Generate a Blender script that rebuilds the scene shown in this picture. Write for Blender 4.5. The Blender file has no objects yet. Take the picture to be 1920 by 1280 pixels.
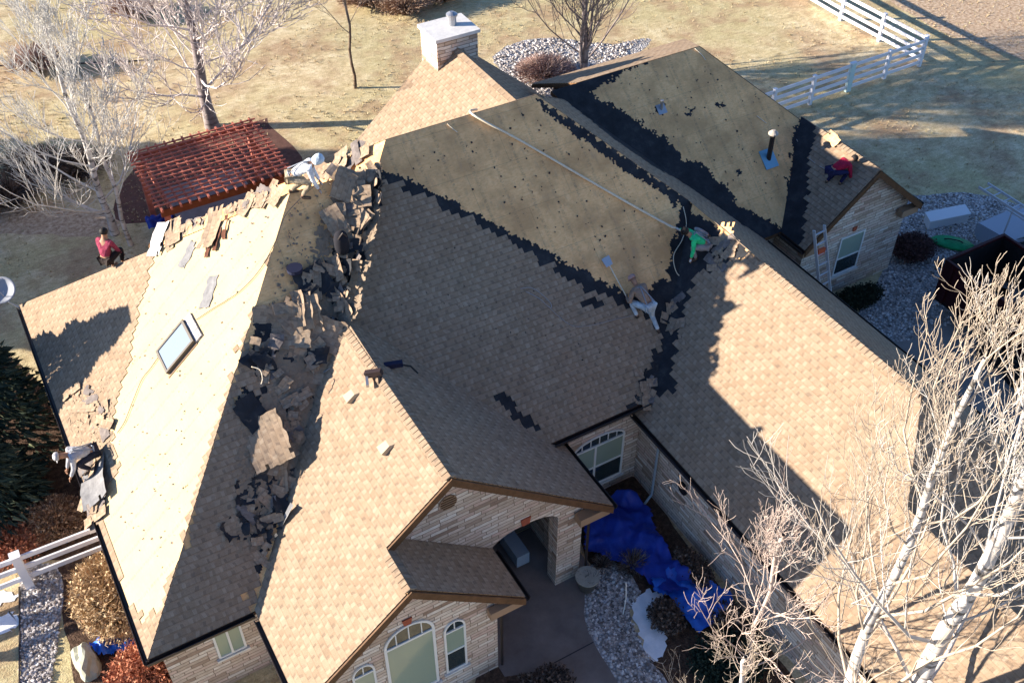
import bpy, math, random
from mathutils import Vector, Matrix, noise
R=math.radians
random.seed(7)
sc=bpy.context.scene
# ---------------- camera ----------------
CAMH=22.0; FPX=1993.9; PITCH=R(42.97); ROLL=R(-0.096); YAW=R(29.89)
FW=Vector((math.sin(YAW)*math.cos(PITCH),math.cos(YAW)*math.cos(PITCH),-math.sin(PITCH)))
_r=Vector((math.cos(YAW),-math.sin(YAW),0)); _u=_r.cross(FW)
RT=_r*math.cos(ROLL)+_u*math.sin(ROLL); UP=-_r*math.sin(ROLL)+_u*math.cos(ROLL)
CP=Vector((0,0,CAMH))
cd=bpy.data.cameras.new('camera'); cam=bpy.data.objects.new('camera',cd); sc.collection.objects.link(cam); sc.camera=cam
cd.sensor_width=36; cd.lens=FPX/1920*36; cd.clip_end=2000; cd.clip_start=.5
cam.matrix_world=Matrix(((RT.x,UP.x,-FW.x,0),(RT.y,UP.y,-FW.y,0),(RT.z,UP.z,-FW.z,CAMH),(0,0,0,1)))
# ---------------- light ----------------
SUN_E=R(15.2); SUN_A=R(26.9)
ts=Vector((-math.cos(SUN_E)*math.cos(SUN_A), math.cos(SUN_E)*math.sin(SUN_A), math.sin(SUN_E)))
w=bpy.data.worlds.new('World'); sc.world=w; w.use_nodes=True
nt=w.node_tree; bg=nt.nodes['Background']; sky=nt.nodes.new('ShaderNodeTexSky'); sky.sky_type='NISHITA'; sky.sun_disc=False
sky.sun_elevation=SUN_E; sky.sun_rotation=math.atan2(ts.x,ts.y); sky.altitude=1500; sky.air_density=1.15; sky.dust_density=.7; sky.ozone_density=3.5
mx=nt.nodes.new('ShaderNodeMix'); mx.data_type='RGBA'; mx.blend_type='MULTIPLY'; mx.inputs[0].default_value=1; mx.inputs[7].default_value=(.92,.96,1.10,1); nt.links.new(sky.outputs[0],mx.inputs[6]); nt.links.new(mx.outputs[2],bg.inputs[0]); bg.inputs[1].default_value=0.07
sl=bpy.data.lights.new('sun','SUN'); sl.energy=5; sl.angle=R(.53); sl.color=(1,.885,.75)
so=bpy.data.objects.new('sun',sl); sc.collection.objects.link(so); so.rotation_euler=(-ts).to_track_quat('-Z','Y').to_euler(); so.location=(-20,10,30)
sc.view_settings.view_transform='Standard'; sc.view_settings.look='None'; sc.view_settings.exposure=1.68; sc.view_settings.gamma=1
# ---------------- helpers ----------------
COL=sc.collection
def ray(x,y): return (FW*FPX+RT*(x-960)-UP*(y-640))
def at(x,y,z=0.0):
    d=ray(x,y); return CP+d*((z-CAMH)/d.z)
def onpl(x,y,n,p0):
    d=ray(x,y); return CP+d*((Vector(p0)-CP).dot(n)/d.dot(n))
def tag(o,label=None,cat=None,group=None,kind=None):
    if label: o['label']=label
    if cat: o['category']=cat
    if group: o['group']=group
    if kind: o['kind']=kind
    return o
def empty(name,loc=(0,0,0),rz=0,**k):
    o=bpy.data.objects.new(name,None); COL.objects.link(o); o.location=loc; o.rotation_euler=(0,0,rz); o.empty_display_size=.2
    return tag(o,**k)
class MB:
    def __init__(s): s.v=[]; s.f=[]; s.uv=[]; s.mi=[]
    def quad(s,pts,uvs=None,mi=0):
        b=len(s.v); s.v+= [tuple(p) for p in pts]; s.f.append(tuple(range(b,b+len(pts)))); s.uv.append(uvs); s.mi.append(mi)
    def box(s,lo,hi,M=None,mi=0):
        x0,y0,z0=lo; x1,y1,z1=hi
        P=[(x0,y0,z0),(x1,y0,z0),(x1,y1,z0),(x0,y1,z0),(x0,y0,z1),(x1,y0,z1),(x1,y1,z1),(x0,y1,z1)]
        if M: P=[tuple(M@Vector(p)) for p in P]
        b=len(s.v); s.v+=P
        for f in ((3,2,1,0),(4,5,6,7),(0,1,5,4),(1,2,6,5),(2,3,7,6),(3,0,4,7)):
            s.f.append(tuple(b+i for i in f)); s.uv.append(None); s.mi.append(mi)
        return s
    def bar(s,a,b,w,h=None,up=Vector((0,0,1)),mi=0):
        a=Vector(a); b=Vector(b); h=h or w; d=(b-a); L=d.length
        if L<1e-6: return s
        d/=L; u=up
        if abs(d.dot(u))>.98: u=Vector((1,0,0))
        sx=d.cross(u).normalized(); uu=sx.cross(d)
        M=Matrix(((sx.x,uu.x,d.x,a.x),(sx.y,uu.y,d.y,a.y),(sx.z,uu.z,d.z,a.z),(0,0,0,1)))
        return s.box((-w/2,-h/2,0),(w/2,h/2,L),M,mi)
    def tube(s,pts,rads,n=6,cap=True,mi=0):
        pts=[Vector(p) for p in pts]; b0=len(s.v); m=len(pts)
        t=(pts[1]-pts[0]).normalized(); ref=Vector((0,0,1)) if abs(t.z)<.9 else Vector((1,0,0))
        sx=t.cross(ref).normalized()
        for i,p in enumerate(pts):
            t=(pts[min(i+1,m-1)]-pts[max(i-1,0)]);
            if t.length<1e-9: t=Vector((0,0,1))
            t.normalize(); sx=(sx-t*sx.dot(t));
            if sx.length<1e-6: sx=t.orthogonal()
            sx.normalize(); sy=t.cross(sx); r=rads[i] if hasattr(rads,'__len__') else rads
            for k in range(n):
                a=2*math.pi*k/n; s.v.append(tuple(p+sx*(r*math.cos(a))+sy*(r*math.sin(a))))
        for i in range(m-1):
            for k in range(n):
                k2=(k+1)%n; s.f.append((b0+i*n+k,b0+i*n+k2,b0+(i+1)*n+k2,b0+(i+1)*n+k)); s.uv.append(None); s.mi.append(mi)
        if cap and n>2:
            s.f.append(tuple(b0+k for k in range(n))[::-1]); s.f.append(tuple(b0+(m-1)*n+k for k in range(n))); s.uv+=[None,None]; s.mi+=[mi,mi]
        return s
    def lathe(s,prof,c=(0,0,0),n=16,M=None,mi=0):
        b=len(s.v); m=len(prof); c=Vector(c)
        for r,z in prof:
            for k in range(n):
                a=2*math.pi*k/n; p=Vector((r*math.cos(a),r*math.sin(a),z)); p=(M@p if M else p)+c; s.v.append(tuple(p))
        for i in range(m-1):
            for k in range(n):
                k2=(k+1)%n; s.f.append((b+i*n+k,b+i*n+k2,b+(i+1)*n+k2,b+(i+1)*n+k)); s.uv.append(None); s.mi.append(mi)
        s.f.append(tuple(b+k for k in range(n))[::-1]); s.f.append(tuple(b+(m-1)*n+k for k in range(n))); s.uv+=[None,None]; s.mi+=[mi,mi]
        return s
    def prism(s,poly,ext,mi=0,smi=None):
        # poly: list of 3D pts, ext: vector
        n=len(poly); e=Vector(ext); b=len(s.v); s.v+=[tuple(p) for p in poly]+[tuple(Vector(p)+e) for p in poly]
        s.f.append(tuple(range(b,b+n))); s.uv.append(None); s.mi.append(mi)
        s.f.append(tuple(range(b+2*n-1,b+n-1,-1))); s.uv.append(None); s.mi.append(mi if smi is None else smi)
        for i in range(n):
            j=(i+1)%n; s.f.append((b+i,b+n+i,b+n+j,b+j)); s.uv.append(None); s.mi.append(mi if smi is None else smi)
        return s
    def build(s,name,mats,parent=None,smooth=False,uvfn=None,loc=None,fix=True,**k):
        me=bpy.data.meshes.new(name); me.from_pydata(s.v,[],s.f)
        if not isinstance(mats,(list,tuple)): mats=[mats]
        for m in mats: me.materials.append(m)
        if any(s.mi):
            for p,i in zip(me.polygons,s.mi): p.material_index=i
        if any(u is not None for u in s.uv) or uvfn:
            ul=me.uv_layers.new(name='UVMap').data
            for p,u in zip(me.polygons,s.uv):
                for q,li in enumerate(p.loop_indices):
                    if u is not None: ul[li].uv=u[q]
                    elif uvfn: ul[li].uv=uvfn(me.vertices[me.loops[li].vertex_index].co,p.normal)
        if fix:
            import bmesh
            bm=bmesh.new(); bm.from_mesh(me); bmesh.ops.recalc_face_normals(bm,faces=bm.faces); bm.to_mesh(me); bm.free()
        if smooth: me.polygons.foreach_set('use_smooth',[True]*len(me.polygons))
        o=bpy.data.objects.new(name,me); COL.objects.link(o)
        if loc is not None: o.location=loc
        if parent: o.parent=parent
        me.update()
        return tag(o,**k)
# ---------------- materials ----------------
def newmat(name,base=(.5,.5,.5),rough=.8,metal=0,spec=.3):
    m=bpy.data.materials.new(name); m.use_nodes=True; b=m.node_tree.nodes['Principled BSDF']
    b.inputs['Base Color'].default_value=(*base,1); b.inputs['Roughness'].default_value=rough; b.inputs['Metallic'].default_value=metal
    b.inputs['Specular IOR Level'].default_value=spec
    return m
class N:
    def __init__(s,m): s.t=m.node_tree; s.b=s.t.nodes['Principled BSDF']
    def n(s,ty,**k):
        x=s.t.nodes.new(ty)
        for a,v in k.items():
            if a.startswith('i_'): x.inputs[a[2:].replace('_',' ')].default_value=v
            else: setattr(x,a,v)
        return x
    def l(s,a,b): s.t.links.new(a,b)
    def ramp(s,fac,stops,interp='LINEAR'):
        r=s.n('ShaderNodeValToRGB'); r.color_ramp.interpolation=interp; e=r.color_ramp.elements
        while len(e)<len(stops): e.new(.5)
        for q,(p,c) in zip(e,stops): q.position=p; q.color=(*c,1)
        s.l(fac,r.inputs[0]); return r.outputs[0]
    def mix(s,f,a,b,mode='MIX'):
        x=s.n('ShaderNodeMix',data_type='RGBA',blend_type=mode)
        for i,v in ((0,f),(6,a),(7,b)):
            if hasattr(v,'links') or hasattr(v,'is_linked'): s.l(v,x.inputs[i])
            else: x.inputs[i].default_value=v if i==0 else (*v,1)
        return x.outputs[2]
    def noise(s,vec,scale,detail=4,rough=.6,dist=0):
        x=s.n('ShaderNodeTexNoise'); x.inputs['Scale'].default_value=scale; x.inputs['Detail'].default_value=detail; x.inputs['Roughness'].default_value=rough; x.inputs['Distortion'].default_value=dist
        if vec: s.l(vec,x.inputs['Vector'])
        return x
    def mapp(s,vec,scale=(1,1,1),rot=(0,0,0),loc=(0,0,0)):
        x=s.n('ShaderNodeMapping'); s.l(vec,x.inputs[0]); x.inputs['Scale'].default_value=scale; x.inputs['Rotation'].default_value=rot; x.inputs['Location'].default_value=loc; return x.outputs[0]
    def bump(s,h,strength=.4,dist=.02):
        x=s.n('ShaderNodeBump'); x.inputs['Strength'].default_value=strength; x.inputs['Distance'].default_value=dist; s.l(h,x.inputs['Height']); s.l(x.outputs[0],s.b.inputs['Normal']); return x
    def col(s,c): s.l(c,s.b.inputs['Base Color'])
    def tc(s,k='Object'): return s.n('ShaderNodeTexCoord').outputs[k]
    def math(s,op,a,b=None):
        x=s.n('ShaderNodeMath',operation=op)
        for i,v in enumerate((a,b)):
            if v is None: continue
            if hasattr(v,'is_linked'): s.l(v,x.inputs[i])
            else: x.inputs[i].default_value=v
        return x.outputs[0]
CH=.145; TW=.33
def shingle_mat(name,tint=(1,1,1)):
    m=newmat(name,rough=.95,spec=.1); g=N(m); uv=g.tc('UV')
    def T(c): return tuple(a*b for a,b in zip(c,tint))
    br=g.n('ShaderNodeTexBrick'); g.l(uv,br.inputs['Vector']); br.offset=.5; br.inputs['Scale'].default_value=1
    br.inputs['Brick Width'].default_value=TW; br.inputs['Row Height'].default_value=CH; br.inputs['Mortar Size'].default_value=.008; br.inputs['Mortar Smooth'].default_value=.3
    br.inputs['Color1'].default_value=(0,0,0,1); br.inputs['Color2'].default_value=(1,1,1,1); br.inputs['Mortar'].default_value=(.2,.2,.2,1); br.inputs['Bias'].default_value=0
    b2=g.n('ShaderNodeTexBrick'); g.l(g.mapp(uv,loc=(.11,0,0)),b2.inputs['Vector']); b2.offset=.37; b2.offset_frequency=3; b2.inputs['Scale'].default_value=1
    b2.inputs['Brick Width'].default_value=.2; b2.inputs['Row Height'].default_value=CH; b2.inputs['Mortar Size'].default_value=0
    b2.inputs['Color1'].default_value=(0,0,0,1); b2.inputs['Color2'].default_value=(1,1,1,1)
    f=g.mix(.5,br.outputs[0],b2.outputs[0])
    big=g.noise(g.mapp(uv,scale=(1,.45,1)),.8,5,.65,.4); gran=g.noise(uv,55,2,.7); med=g.noise(uv,3.0,4,.6)
    c=g.ramp(f,[(0,T((.33,.245,.165))),(.35,T((.375,.285,.195))),(.65,T((.405,.31,.215))),(1,T((.44,.345,.245)))])
    c=g.mix(g.ramp(big.outputs[0],[(.35,(0,0,0)),(.65,(.8,.8,.8))]),c,g.mix(.35,c,T((.40,.24,.15))))
    c=g.mix(.4,c,g.ramp(gran.outputs[0],[(.3,(.45,.45,.45)),(.7,(1,1,1))]),'MULTIPLY')
    c=g.mix(.5,c,g.ramp(med.outputs[0],[(.3,(.62,.62,.62)),(.65,(1,1,1))]),'MULTIPLY')
    # laminated tabs: one short dark slot and one pale tab per shingle in every course, shifted from course to course
    sp=g.n('ShaderNodeSeparateXYZ'); g.l(uv,sp.inputs[0]); jn=g.noise(uv,1.3,2,.5)
    v_=g.math('DIVIDE',sp.outputs[1],CH); row=g.math('FLOOR',v_); fv=g.math('FRACT',v_)
    x_=g.math('FRACT',g.math('ADD',g.math('ADD',g.math('DIVIDE',sp.outputs[0],TW*.8),g.math('MULTIPLY',row,.5)),g.math('MULTIPLY',jn.outputs[0],1.6)))
    nv=g.math('GREATER_THAN',.62,fv)
    rk=g.noise(g.mapp(uv,scale=(2.2,1/CH*.5,1)),1,1,.5)
    dk=g.math('MULTIPLY',g.math('MULTIPLY',g.math('LESS_THAN',x_,.23),nv),g.ramp(rk.outputs[0],[(.38,(.25,.25,.25)),(.6,(1,1,1))]))
    lt=g.math('MULTIPLY',g.math('MULTIPLY',g.math('GREATER_THAN',x_,.72),g.math('LESS_THAN',fv,.8)),g.ramp(rk.outputs[0],[(.4,(1,1,1)),(.62,(.1,.1,.1))]))
    c=g.mix(g.math('MULTIPLY',dk,.5),c,T((.15,.115,.09)))
    c=g.mix(g.math('MULTIPLY',lt,.20),c,T((.62,.53,.40)))
    c=g.mix(.5,c,g.ramp(fv,[(0,(.55,.55,.55)),(.16,(1,1,1))]),'MULTIPLY')
    g.col(c)
    h=g.math('ADD',g.math('MULTIPLY',f,.5),g.math('MULTIPLY',gran.outputs[0],.35)); g.bump(h,.5,.012)
    return m
def simple_noise_mat(name,stops,scale=3,rough=.9,bump=.3,bscale=None,detail=6,coord='Object',spec=.2,bdist=.02,dist=0,stretch=(1,1,1)):
    m=newmat(name,rough=rough,spec=spec); g=N(m); v=g.tc(coord)
    if stretch!=(1,1,1): v=g.mapp(v,scale=stretch)
    x=g.noise(v,scale,detail,.65,dist); g.col(g.ramp(x.outputs[0],stops))
    if bump: y=g.noise(v,bscale or scale*3,4,.6); g.bump(y.outputs[0],bump,bdist)
    return m
def osb_mat(name,t=1.0,pale=0.0):
    m=newmat(name,rough=.85,spec=.15); g=N(m); uv=g.tc('UV')
    br=g.n('ShaderNodeTexBrick'); g.l(uv,br.inputs['Vector']); br.offset=.5; br.inputs['Scale'].default_value=1; br.inputs['Brick Width'].default_value=2.44; br.inputs['Row Height'].default_value=1.22
    br.inputs['Mortar Size'].default_value=.006; br.inputs['Color1'].default_value=(.0,.0,.0,1); br.inputs['Color2'].default_value=(1,1,1,1)
    a=g.noise(g.mapp(uv,scale=(1,2.5,1)),9,5,.7,.6); b=g.noise(uv,1.1,4,.6)
    c=g.ramp(a.outputs[0],[(.25,(.68*t,.37*t,.15*t)),(.5,(.90*t,.53*t,.24*t)),(.75,(.95*t,.63*t,.33*t))])
    c=g.mix(g.ramp(b.outputs[0],[(.42,(0,0,0)),(.62,(.75,.75,.75))]),c,(.55*t,.31*t,.14*t))
    b3=g.noise(g.mapp(uv,scale=(2.2,.7,1)),2.6,4,.7); c=g.mix(g.ramp(b3.outputs[0],[(.55,(0,0,0)),(.72,(.6,.6,.6))]),c,(.50*t,.31*t,.18*t))
    c=g.mix(.05,c,br.outputs[0],'MULTIPLY')
    c=g.mix(g.math('MULTIPLY',br.outputs['Fac'],.35),c,(.2,.14,.08))
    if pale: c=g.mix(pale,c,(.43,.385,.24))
    # nail lines over the rafters and scattered staples / felt crumbs
    wv=g.n('ShaderNodeTexWave',wave_type='BANDS',bands_direction='X'); g.l(uv,wv.inputs[0]); wv.inputs['Scale'].default_value=.52; wv.inputs['Distortion'].default_value=.15
    ln=g.ramp(wv.outputs[1],[(.93,(0,0,0)),(.985,(1,1,1))]); nz=g.noise(g.mapp(uv,scale=(3,9,1)),3,3,.7)
    c=g.mix(g.math('MULTIPLY',ln,g.ramp(nz.outputs[0],[(.45,(0,0,0)),(.65,(.5,.5,.5))])),c,(.2,.15,.1))
    vo=g.n('ShaderNodeTexVoronoi'); g.l(uv,vo.inputs[0]); vo.inputs['Scale'].default_value=1.7; vo.inputs['Randomness'].default_value=1
    c=g.mix(g.ramp(vo.outputs[0],[(.018,(1,1,1)),(.03,(0,0,0))]),c,(.05,.045,.04))
    v2=g.n('ShaderNodeTexVoronoi'); g.l(uv,v2.inputs[0]); v2.inputs['Scale'].default_value=7
    c=g.mix(g.ramp(v2.outputs[0],[(.035,(.7,.7,.7)),(.06,(0,0,0))]),c,(.25,.19,.12))
    g.col(c); g.bump(a.outputs[0],.15,.01)
    return m
def stone_mat(name,pink=0.0):
    m=newmat(name,rough=.9,spec=.15); g=N(m); uv=g.tc('UV')
    nz=g.noise(uv,2.2,3,.6); wuv=g.mix(.045,uv,nz.outputs['Color'],'ADD')
    br=g.n('ShaderNodeTexBrick'); g.l(wuv,br.inputs['Vector']); br.offset=.43; br.squash=1.7; br.squash_frequency=3; br.inputs['Scale'].default_value=1; br.inputs['Brick Width'].default_value=.40; br.inputs['Row Height'].default_value=.11
    br.inputs['Mortar Size'].default_value=.009; br.inputs['Mortar Smooth'].default_value=.25; br.inputs['Color1'].default_value=(0,0,0,1); br.inputs['Color2'].default_value=(1,1,1,1)
    a=g.noise(g.mapp(uv,scale=(1,3,1)),6,5,.7,.3)
    c=g.ramp(br.outputs[0],[(0,(.34,.24,.18)),(.12,(.55,.44,.34)),(.4,(.68,.59,.49)),(.6,(.64,.48,.40)),(.8,(.76,.68,.58)),(1,(.80,.75,.68))])
    c=g.mix(.55,c,g.ramp(a.outputs[0],[(.3,(.45,.4,.36)),(.6,(1,1,1))]),'MULTIPLY')
    c=g.mix(br.outputs['Fac'],c,(.22,.17,.13))
    g.col(c)
    h=g.math('ADD',g.math('MULTIPLY',g.math('SUBTRACT',1,br.outputs['Fac']),.8),g.math('ADD',g.math('MULTIPLY',br.outputs[0],.5),g.math('MULTIPLY',a.outputs[0],.5))); g.bump(h,.8,.03)
    return m
M={}
M['shingle']=shingle_mat('shingle',(.90,.895,.90)); M['osb']=osb_mat('osb'); M['osb_sunlit']=osb_mat('sunlit_boards',1.0,.72); M['stone']=stone_mat('stone')  # second board material is the same sheathing with sunlight put into its colour
M['felt']=simple_noise_mat('felt',[(.3,(.009,.010,.013)),(.55,(.022,.024,.029)),(.75,(.055,.055,.055))],2.5,.75,.7,6,spec=.3)
M['fascia']=simple_noise_mat('fascia',[(.3,(.085,.045,.022)),(.7,(.15,.08,.04))],6,.7,.1)
M['gutter']=newmat('gutter',(.03,.022,.02),.45,spec=.5)
M['frame']=newmat('window_frame',(.72,.74,.72),.5)
M['soffit']=newmat('soffit',(.33,.22,.14),.8)
M['concrete_cap']=simple_noise_mat('concrete_cap',[(.3,(.55,.54,.52)),(.7,(.7,.69,.66))],5,.9,.2)
M['galv']=newmat('galvanised',(.45,.46,.48),.4,.8)
M['black']=newmat('black_rubber',(.012,.012,.015),.6)
def glass_mat(name,c,r=.12):
    m=newmat(name,c,r,spec=.7); g=N(m); uv=g.tc('Object'); 
    wv=g.n('ShaderNodeTexWave',bands_direction='Z'); g.l(uv,wv.inputs[0]); wv.inputs['Scale'].default_value=9; wv.inputs['Distortion'].default_value=.3
    g.col(g.mix(g.math('MULTIPLY',wv.outputs[1],.25),c,tuple(q*.6 for q in c))); return m
M['glass']=glass_mat('glass_blinds',(.30,.38,.30)); M['glass_dark']=newmat('glass_dark',(.03,.045,.05),.08,spec=.8); M['glass_sky']=newmat('glass_skylight',(.20,.25,.31),.2,spec=.4)
# ---------------- house ----------------
MP=.85; KS=math.hypot(1,MP)
house=empty('house',(6,14,0),label='stone clad house with steep brown shingle roof being stripped to bare boards',cat='house')
HI=Matrix.Translation((-6,-14,0))
def hp(o):  # parent to house keeping world coords
    o.parent=house; o.matrix_parent_inverse=HI; return o
class PL:
    def __init__(s,face,e,ze=2.7,m=MP):
        k=math.hypot(1,m); s.m=m
        if face=='W': s.o=Vector((e,0,ze)); s.eu=Vector((0,1,0)); s.es=Vector((1,0,m))/k
        if face=='E': s.o=Vector((e,0,ze)); s.eu=Vector((0,1,0)); s.es=Vector((-1,0,m))/k
        if face=='S': s.o=Vector((0,e,ze)); s.eu=Vector((1,0,0)); s.es=Vector((0,1,m))/k
        if face=='N': s.o=Vector((0,e,ze)); s.eu=Vector((1,0,0)); s.es=Vector((0,-1,m))/k
        s.n=s.eu.cross(s.es)
        if s.n.z<0: s.n=-s.n
    def P(s,u,t,h=0): return s.o+s.eu*u+s.es*t+s.n*h
    def us(s,p): d=Vector(p)-s.o; return (d.dot(s.eu),d.dot(s.es))
    def z(s,x,y): # height on plane
        return s.o.z-((x-s.o.x)*s.n.x+(y-s.o.y)*s.n.y)/s.n.z
    def px(s,x,y): return s.us(onpl(x,y,s.n,s.o))
    def pxs(s,L): return [s.px(*q) for q in L]
    def pt(s,x,y,h=0): return onpl(x,y,s.n,s.o)+s.n*h
def inpoly(p,poly):
    x,y=p; c=False; n=len(poly); j=n-1
    for i in range(n):
        xi,yi=poly[i]; xj,yj=poly[j]
        if (yi>y)!=(yj>y) and x<(xj-xi)*(y-yi)/(yj-yi)+xi: c=not c
        j=i
    return c
def span(poly,t):
    xs=[]
    n=len(poly)
    for i in range(n):
        (x0,y0),(x1,y1)=poly[i],poly[(i+1)%n]
        if (y0<=t<y1) or (y1<=t<y0): xs.append(x0+(x1-x0)*(t-y0)/(y1-y0))
    return (min(xs),max(xs)) if len(xs)>=2 else None
def layer(pl,face,name,parent,mat,inc=None,exc=(),h=.012,butt=.012,tw=TW,ch=CH,jit=.12,seed=1,mk=HI,miss=0,**k):
    comps=[]; prev=[]; cur=[]; tmax=max(q[1] for q in face); tmin=min(q[1] for q in face); k0=int(math.floor((tmin+1e-6)/ch))
    rnd=random.Random(seed); row=k0
    while row*ch<tmax-.01:
        t0=max(row*ch,tmin); t1=min((row+1)*ch,tmax); prev=cur; cur=[]
        a=span(face,t0+.004); b=span(face,t1-.004)
        if a and b:
            off=tw*.5*(row%2)+(rnd.random()*tw if (inc is not None or exc) else 0)
            lo=min(a[0],b[0]); hi=max(a[1],b[1]); j0=int(math.floor((lo-off)/tw)); j1=int(math.ceil((hi-off)/tw))
            run=None
            def flush(r):
                u0,u1=r
                A0=max(u0,a[0]); A1=min(u1,a[1]); B0=max(u0,b[0]); B1=min(u1,b[1])
                if A1-A0<.01 and B1-B0<.01: return
                A1=max(A1,A0+.001); B1=max(B1,B0+.001)
                if A0>A1 or B0>B1: return
                mb=None
                for (p0,p1,cm) in prev:
                    if min(p1,A1)-max(p0,A0)>.01:
                        while cm.get('to'): cm=cm['to']
                        if mb is None: mb=cm
                        elif mb is not cm: # merge
                            off_=len(mb['m'].v); m1,m2=mb['m'],cm['m']; m1.v+=m2.v; m1.f+=[tuple(i+off_ for i in f) for f in m2.f]; m1.uv+=m2.uv; m1.mi+=m2.mi; mb['n']+=cm['n']; cm['to']=mb; cm['m']=None
                if mb is None: mb={'m':MB(),'n':0}; comps.append(mb)
                mb['n']+=1; cur.append((min(A0,B0),max(A1,B1),mb)); mb=mb['m']
                q0,q1=pl.P(A0,t0,h+butt),pl.P(A1,t0,h+butt); q2,q3=pl.P(B1,t1+.0,h),pl.P(B0,t1,h)
                mb.quad([q0,q1,q2,q3],[(A0,t0),(A1,t0),(B1,t1),(B0,t1)])
                g0,g1=pl.P(A0,t0,0.001),pl.P(A1,t0,0.001)
                mb.quad([g0,g1,q1,q0],[(A0,t0-.02),(A1,t0-.02),(A1,t0),(A0,t0)])
                if inc is not None or exc:
                    for (s0,s1,e0,e1,uu) in ((q0,q3,g0,pl.P(B0,t1,.001),A0),(q1,q2,g1,pl.P(B1,t1,.001),A1)):
                        mb.quad([s0,s1,e1,e0],[(uu,t0),(uu,t1),(uu,t1),(uu,t0)])
            for j in range(j0,j1):
                u0=off+j*tw; u1=u0+tw; c=((u0+u1)/2,(t0+t1)/2)
                ok=True
                if inc is not None or exc:
                    nz=noise.noise(Vector((c[0]*4.5,c[1]*4.5,seed))); n2=noise.noise(Vector((c[0]*4.5+9,c[1]*4.5,seed+3))); cj=(c[0]+rnd.uniform(-jit,jit)+.16*nz+.07*noise.noise(Vector((c[0]*14,c[1]*14,seed+5))),c[1]+rnd.uniform(-jit,jit)*.7+.16*n2+.09*noise.noise(Vector((c[0]*14+5,c[1]*11,seed+8))))
                    ok=(inc is None or any(inpoly(cj,p) for p in inc)) and not any(inpoly(cj,p) for p in exc)
                    if ok and miss and rnd.random()<miss: ok=False
                if ok: run=(run[0],u1) if run else (u0,u1)
                else:
                    if run: flush(run)
                    run=None
            if run: flush(run)
        row+=1
    out=[]
    for cm in comps:
        if cm['m'] is None or cm['n']<2: continue
        o=cm['m'].build(name if not out else name.replace('shingles','shingle_patch').replace('underlayment','underlayment_patch'),mat,parent,fix=False,**k); me=o.data
        if me.polygons[0].normal.dot(pl.n)<0: me.flip_normals()
        o.matrix_parent_inverse=Matrix(); out.append(o)
    return out
def deck(pl,xy,th=.13,name='roof_deck',mats=None):
    P=[Vector((x,y,pl.z(x,y))) for x,y in xy]
    mb=MB(); n=len(P)
    mb.quad(P,[pl.us(p) for p in P],0)
    Q=[p-Vector((0,0,th)) for p in P]
    mb.quad(Q[::-1],None,1)
    for i in range(n): mb.quad([P[i],P[(i+1)%n],Q[(i+1)%n],Q[i]],None,1)
    o=mb.build(name,mats or [M['osb'],M['fascia']],None)
    hp(o); return o,[pl.us(p) for p in P]
def sub(o,p): o.parent=p; o.matrix_parent_inverse=Matrix(); return o
Lz=2.7
pLW=PL('W',-.72); pLS=PL('S',13.49); pEL=PL('W',1.55); pMF=PL('S',13.6); pER=PL('E',9.57); pNR=PL('E',6.6)
pGL=PL('W',11.65); pGR=PL('E',19.0); pGF=PL('S',5.6); pNG=PL('E',15.95); pBF=PL('S',18.1); pBR=PL('E',24.25); pBB=PL('N',22.75,6.65,-.5)
pSL=PL('W',19.7); pSR=PL('E',24.41); pRL=PL('W',12.85-4.6/MP+ (4.6-2.6)/MP,4.4) ; pRR=PL('E',15.91,4.5)
pRL=PL('W',9.67,4.5)
pLN=PL('N',26.05); pMB=PL('N',26.89)
# back planes of the left wing and main block are plain faces
def zs(pl,L): return L
dLW,fLW=deck(pLW,[(-.72,13.49),(-.72,26.05),(5.56,19.77)],mats=[M['osb_sunlit'],M['fascia']])
dLS,fLS=deck(pLS,[(-.72,13.49),(1.55,13.49),(7.83,19.77),(5.56,19.77)])
dLN,fLN=deck(pLN,[(-.72,26.05),(7.83,26.05),(7.83,19.77),(5.56,19.77)])
dEL,fEL=deck(pEL,[(1.55,10.95),(4.07,10.95),(4.07,12.05),(5.56,12.05),(5.56,17.61),(8.2,20.25),(3.1,25.35),(3.1,24.2),(1.55,18.0)])
dMF,fMF=deck(pMF,[(5.56,17.61),(9.1,14.07),(12.12,14.07),(15.325,17.276),(12.353,20.247),(8.2,20.247)])
dMB,fMB=deck(pMB,[(8.2,20.247),(12.353,20.247),(19.0,26.89),(3.1,26.89),(3.1,25.347)])
dER,fER=deck(pER,[(5.56,12.05),(9.57,12.05),(9.57,14.5),(5.56,17.61)])
dNR,fNR=deck(pNR,[(4.07,10.95),(6.6,10.95),(6.6,12.38),(4.07,12.38)])
dGL,fGL=deck(pGL,[(11.65,14.4),(11.65,2.5),(13.8,2.5),(13.8,7.75),(15.325,9.28),(15.325,17.276)])
dGR,fGR=deck(pGR,[(15.325,9.28),(19.0,5.6),(19.0,26.89),(12.353,20.247),(15.325,17.276)])
dGF,fGF=deck(pGF,[(11.65,5.6),(19,5.6),(15.325,9.275)])
dNG,fNG=deck(pNG,[(13.8,2.5),(15.95,2.5),(15.95,5.5),(13.8,7.75)])
dBF,fBF=deck(pBF,[(14.35,22.747),(17.6,18.1),(19.75,18.1),(22.05,20.3),(19.603,22.747)])
dBR,fBR=deck(pBR,[(19.603,22.747),(22.05,20.3),(24.25,18.1),(24.25,26.6),(21.04,25.2)])
pBB=PL('N',25.2,5.425,.5)
dBB,fBB=deck(pBB,[(15.2,22.75),(19.603,22.75),(21.04,25.2),(15.2,25.2)])
dSL,fSL=deck(pSL,[(19.7,17.05),(22.055,17.05),(22.055,20.45),(19.7,18.3)])
dSR,fSR=deck(pSR,[(22.055,17.05),(24.41,17.05),(24.41,18.6),(22.055,20.45)])
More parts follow.
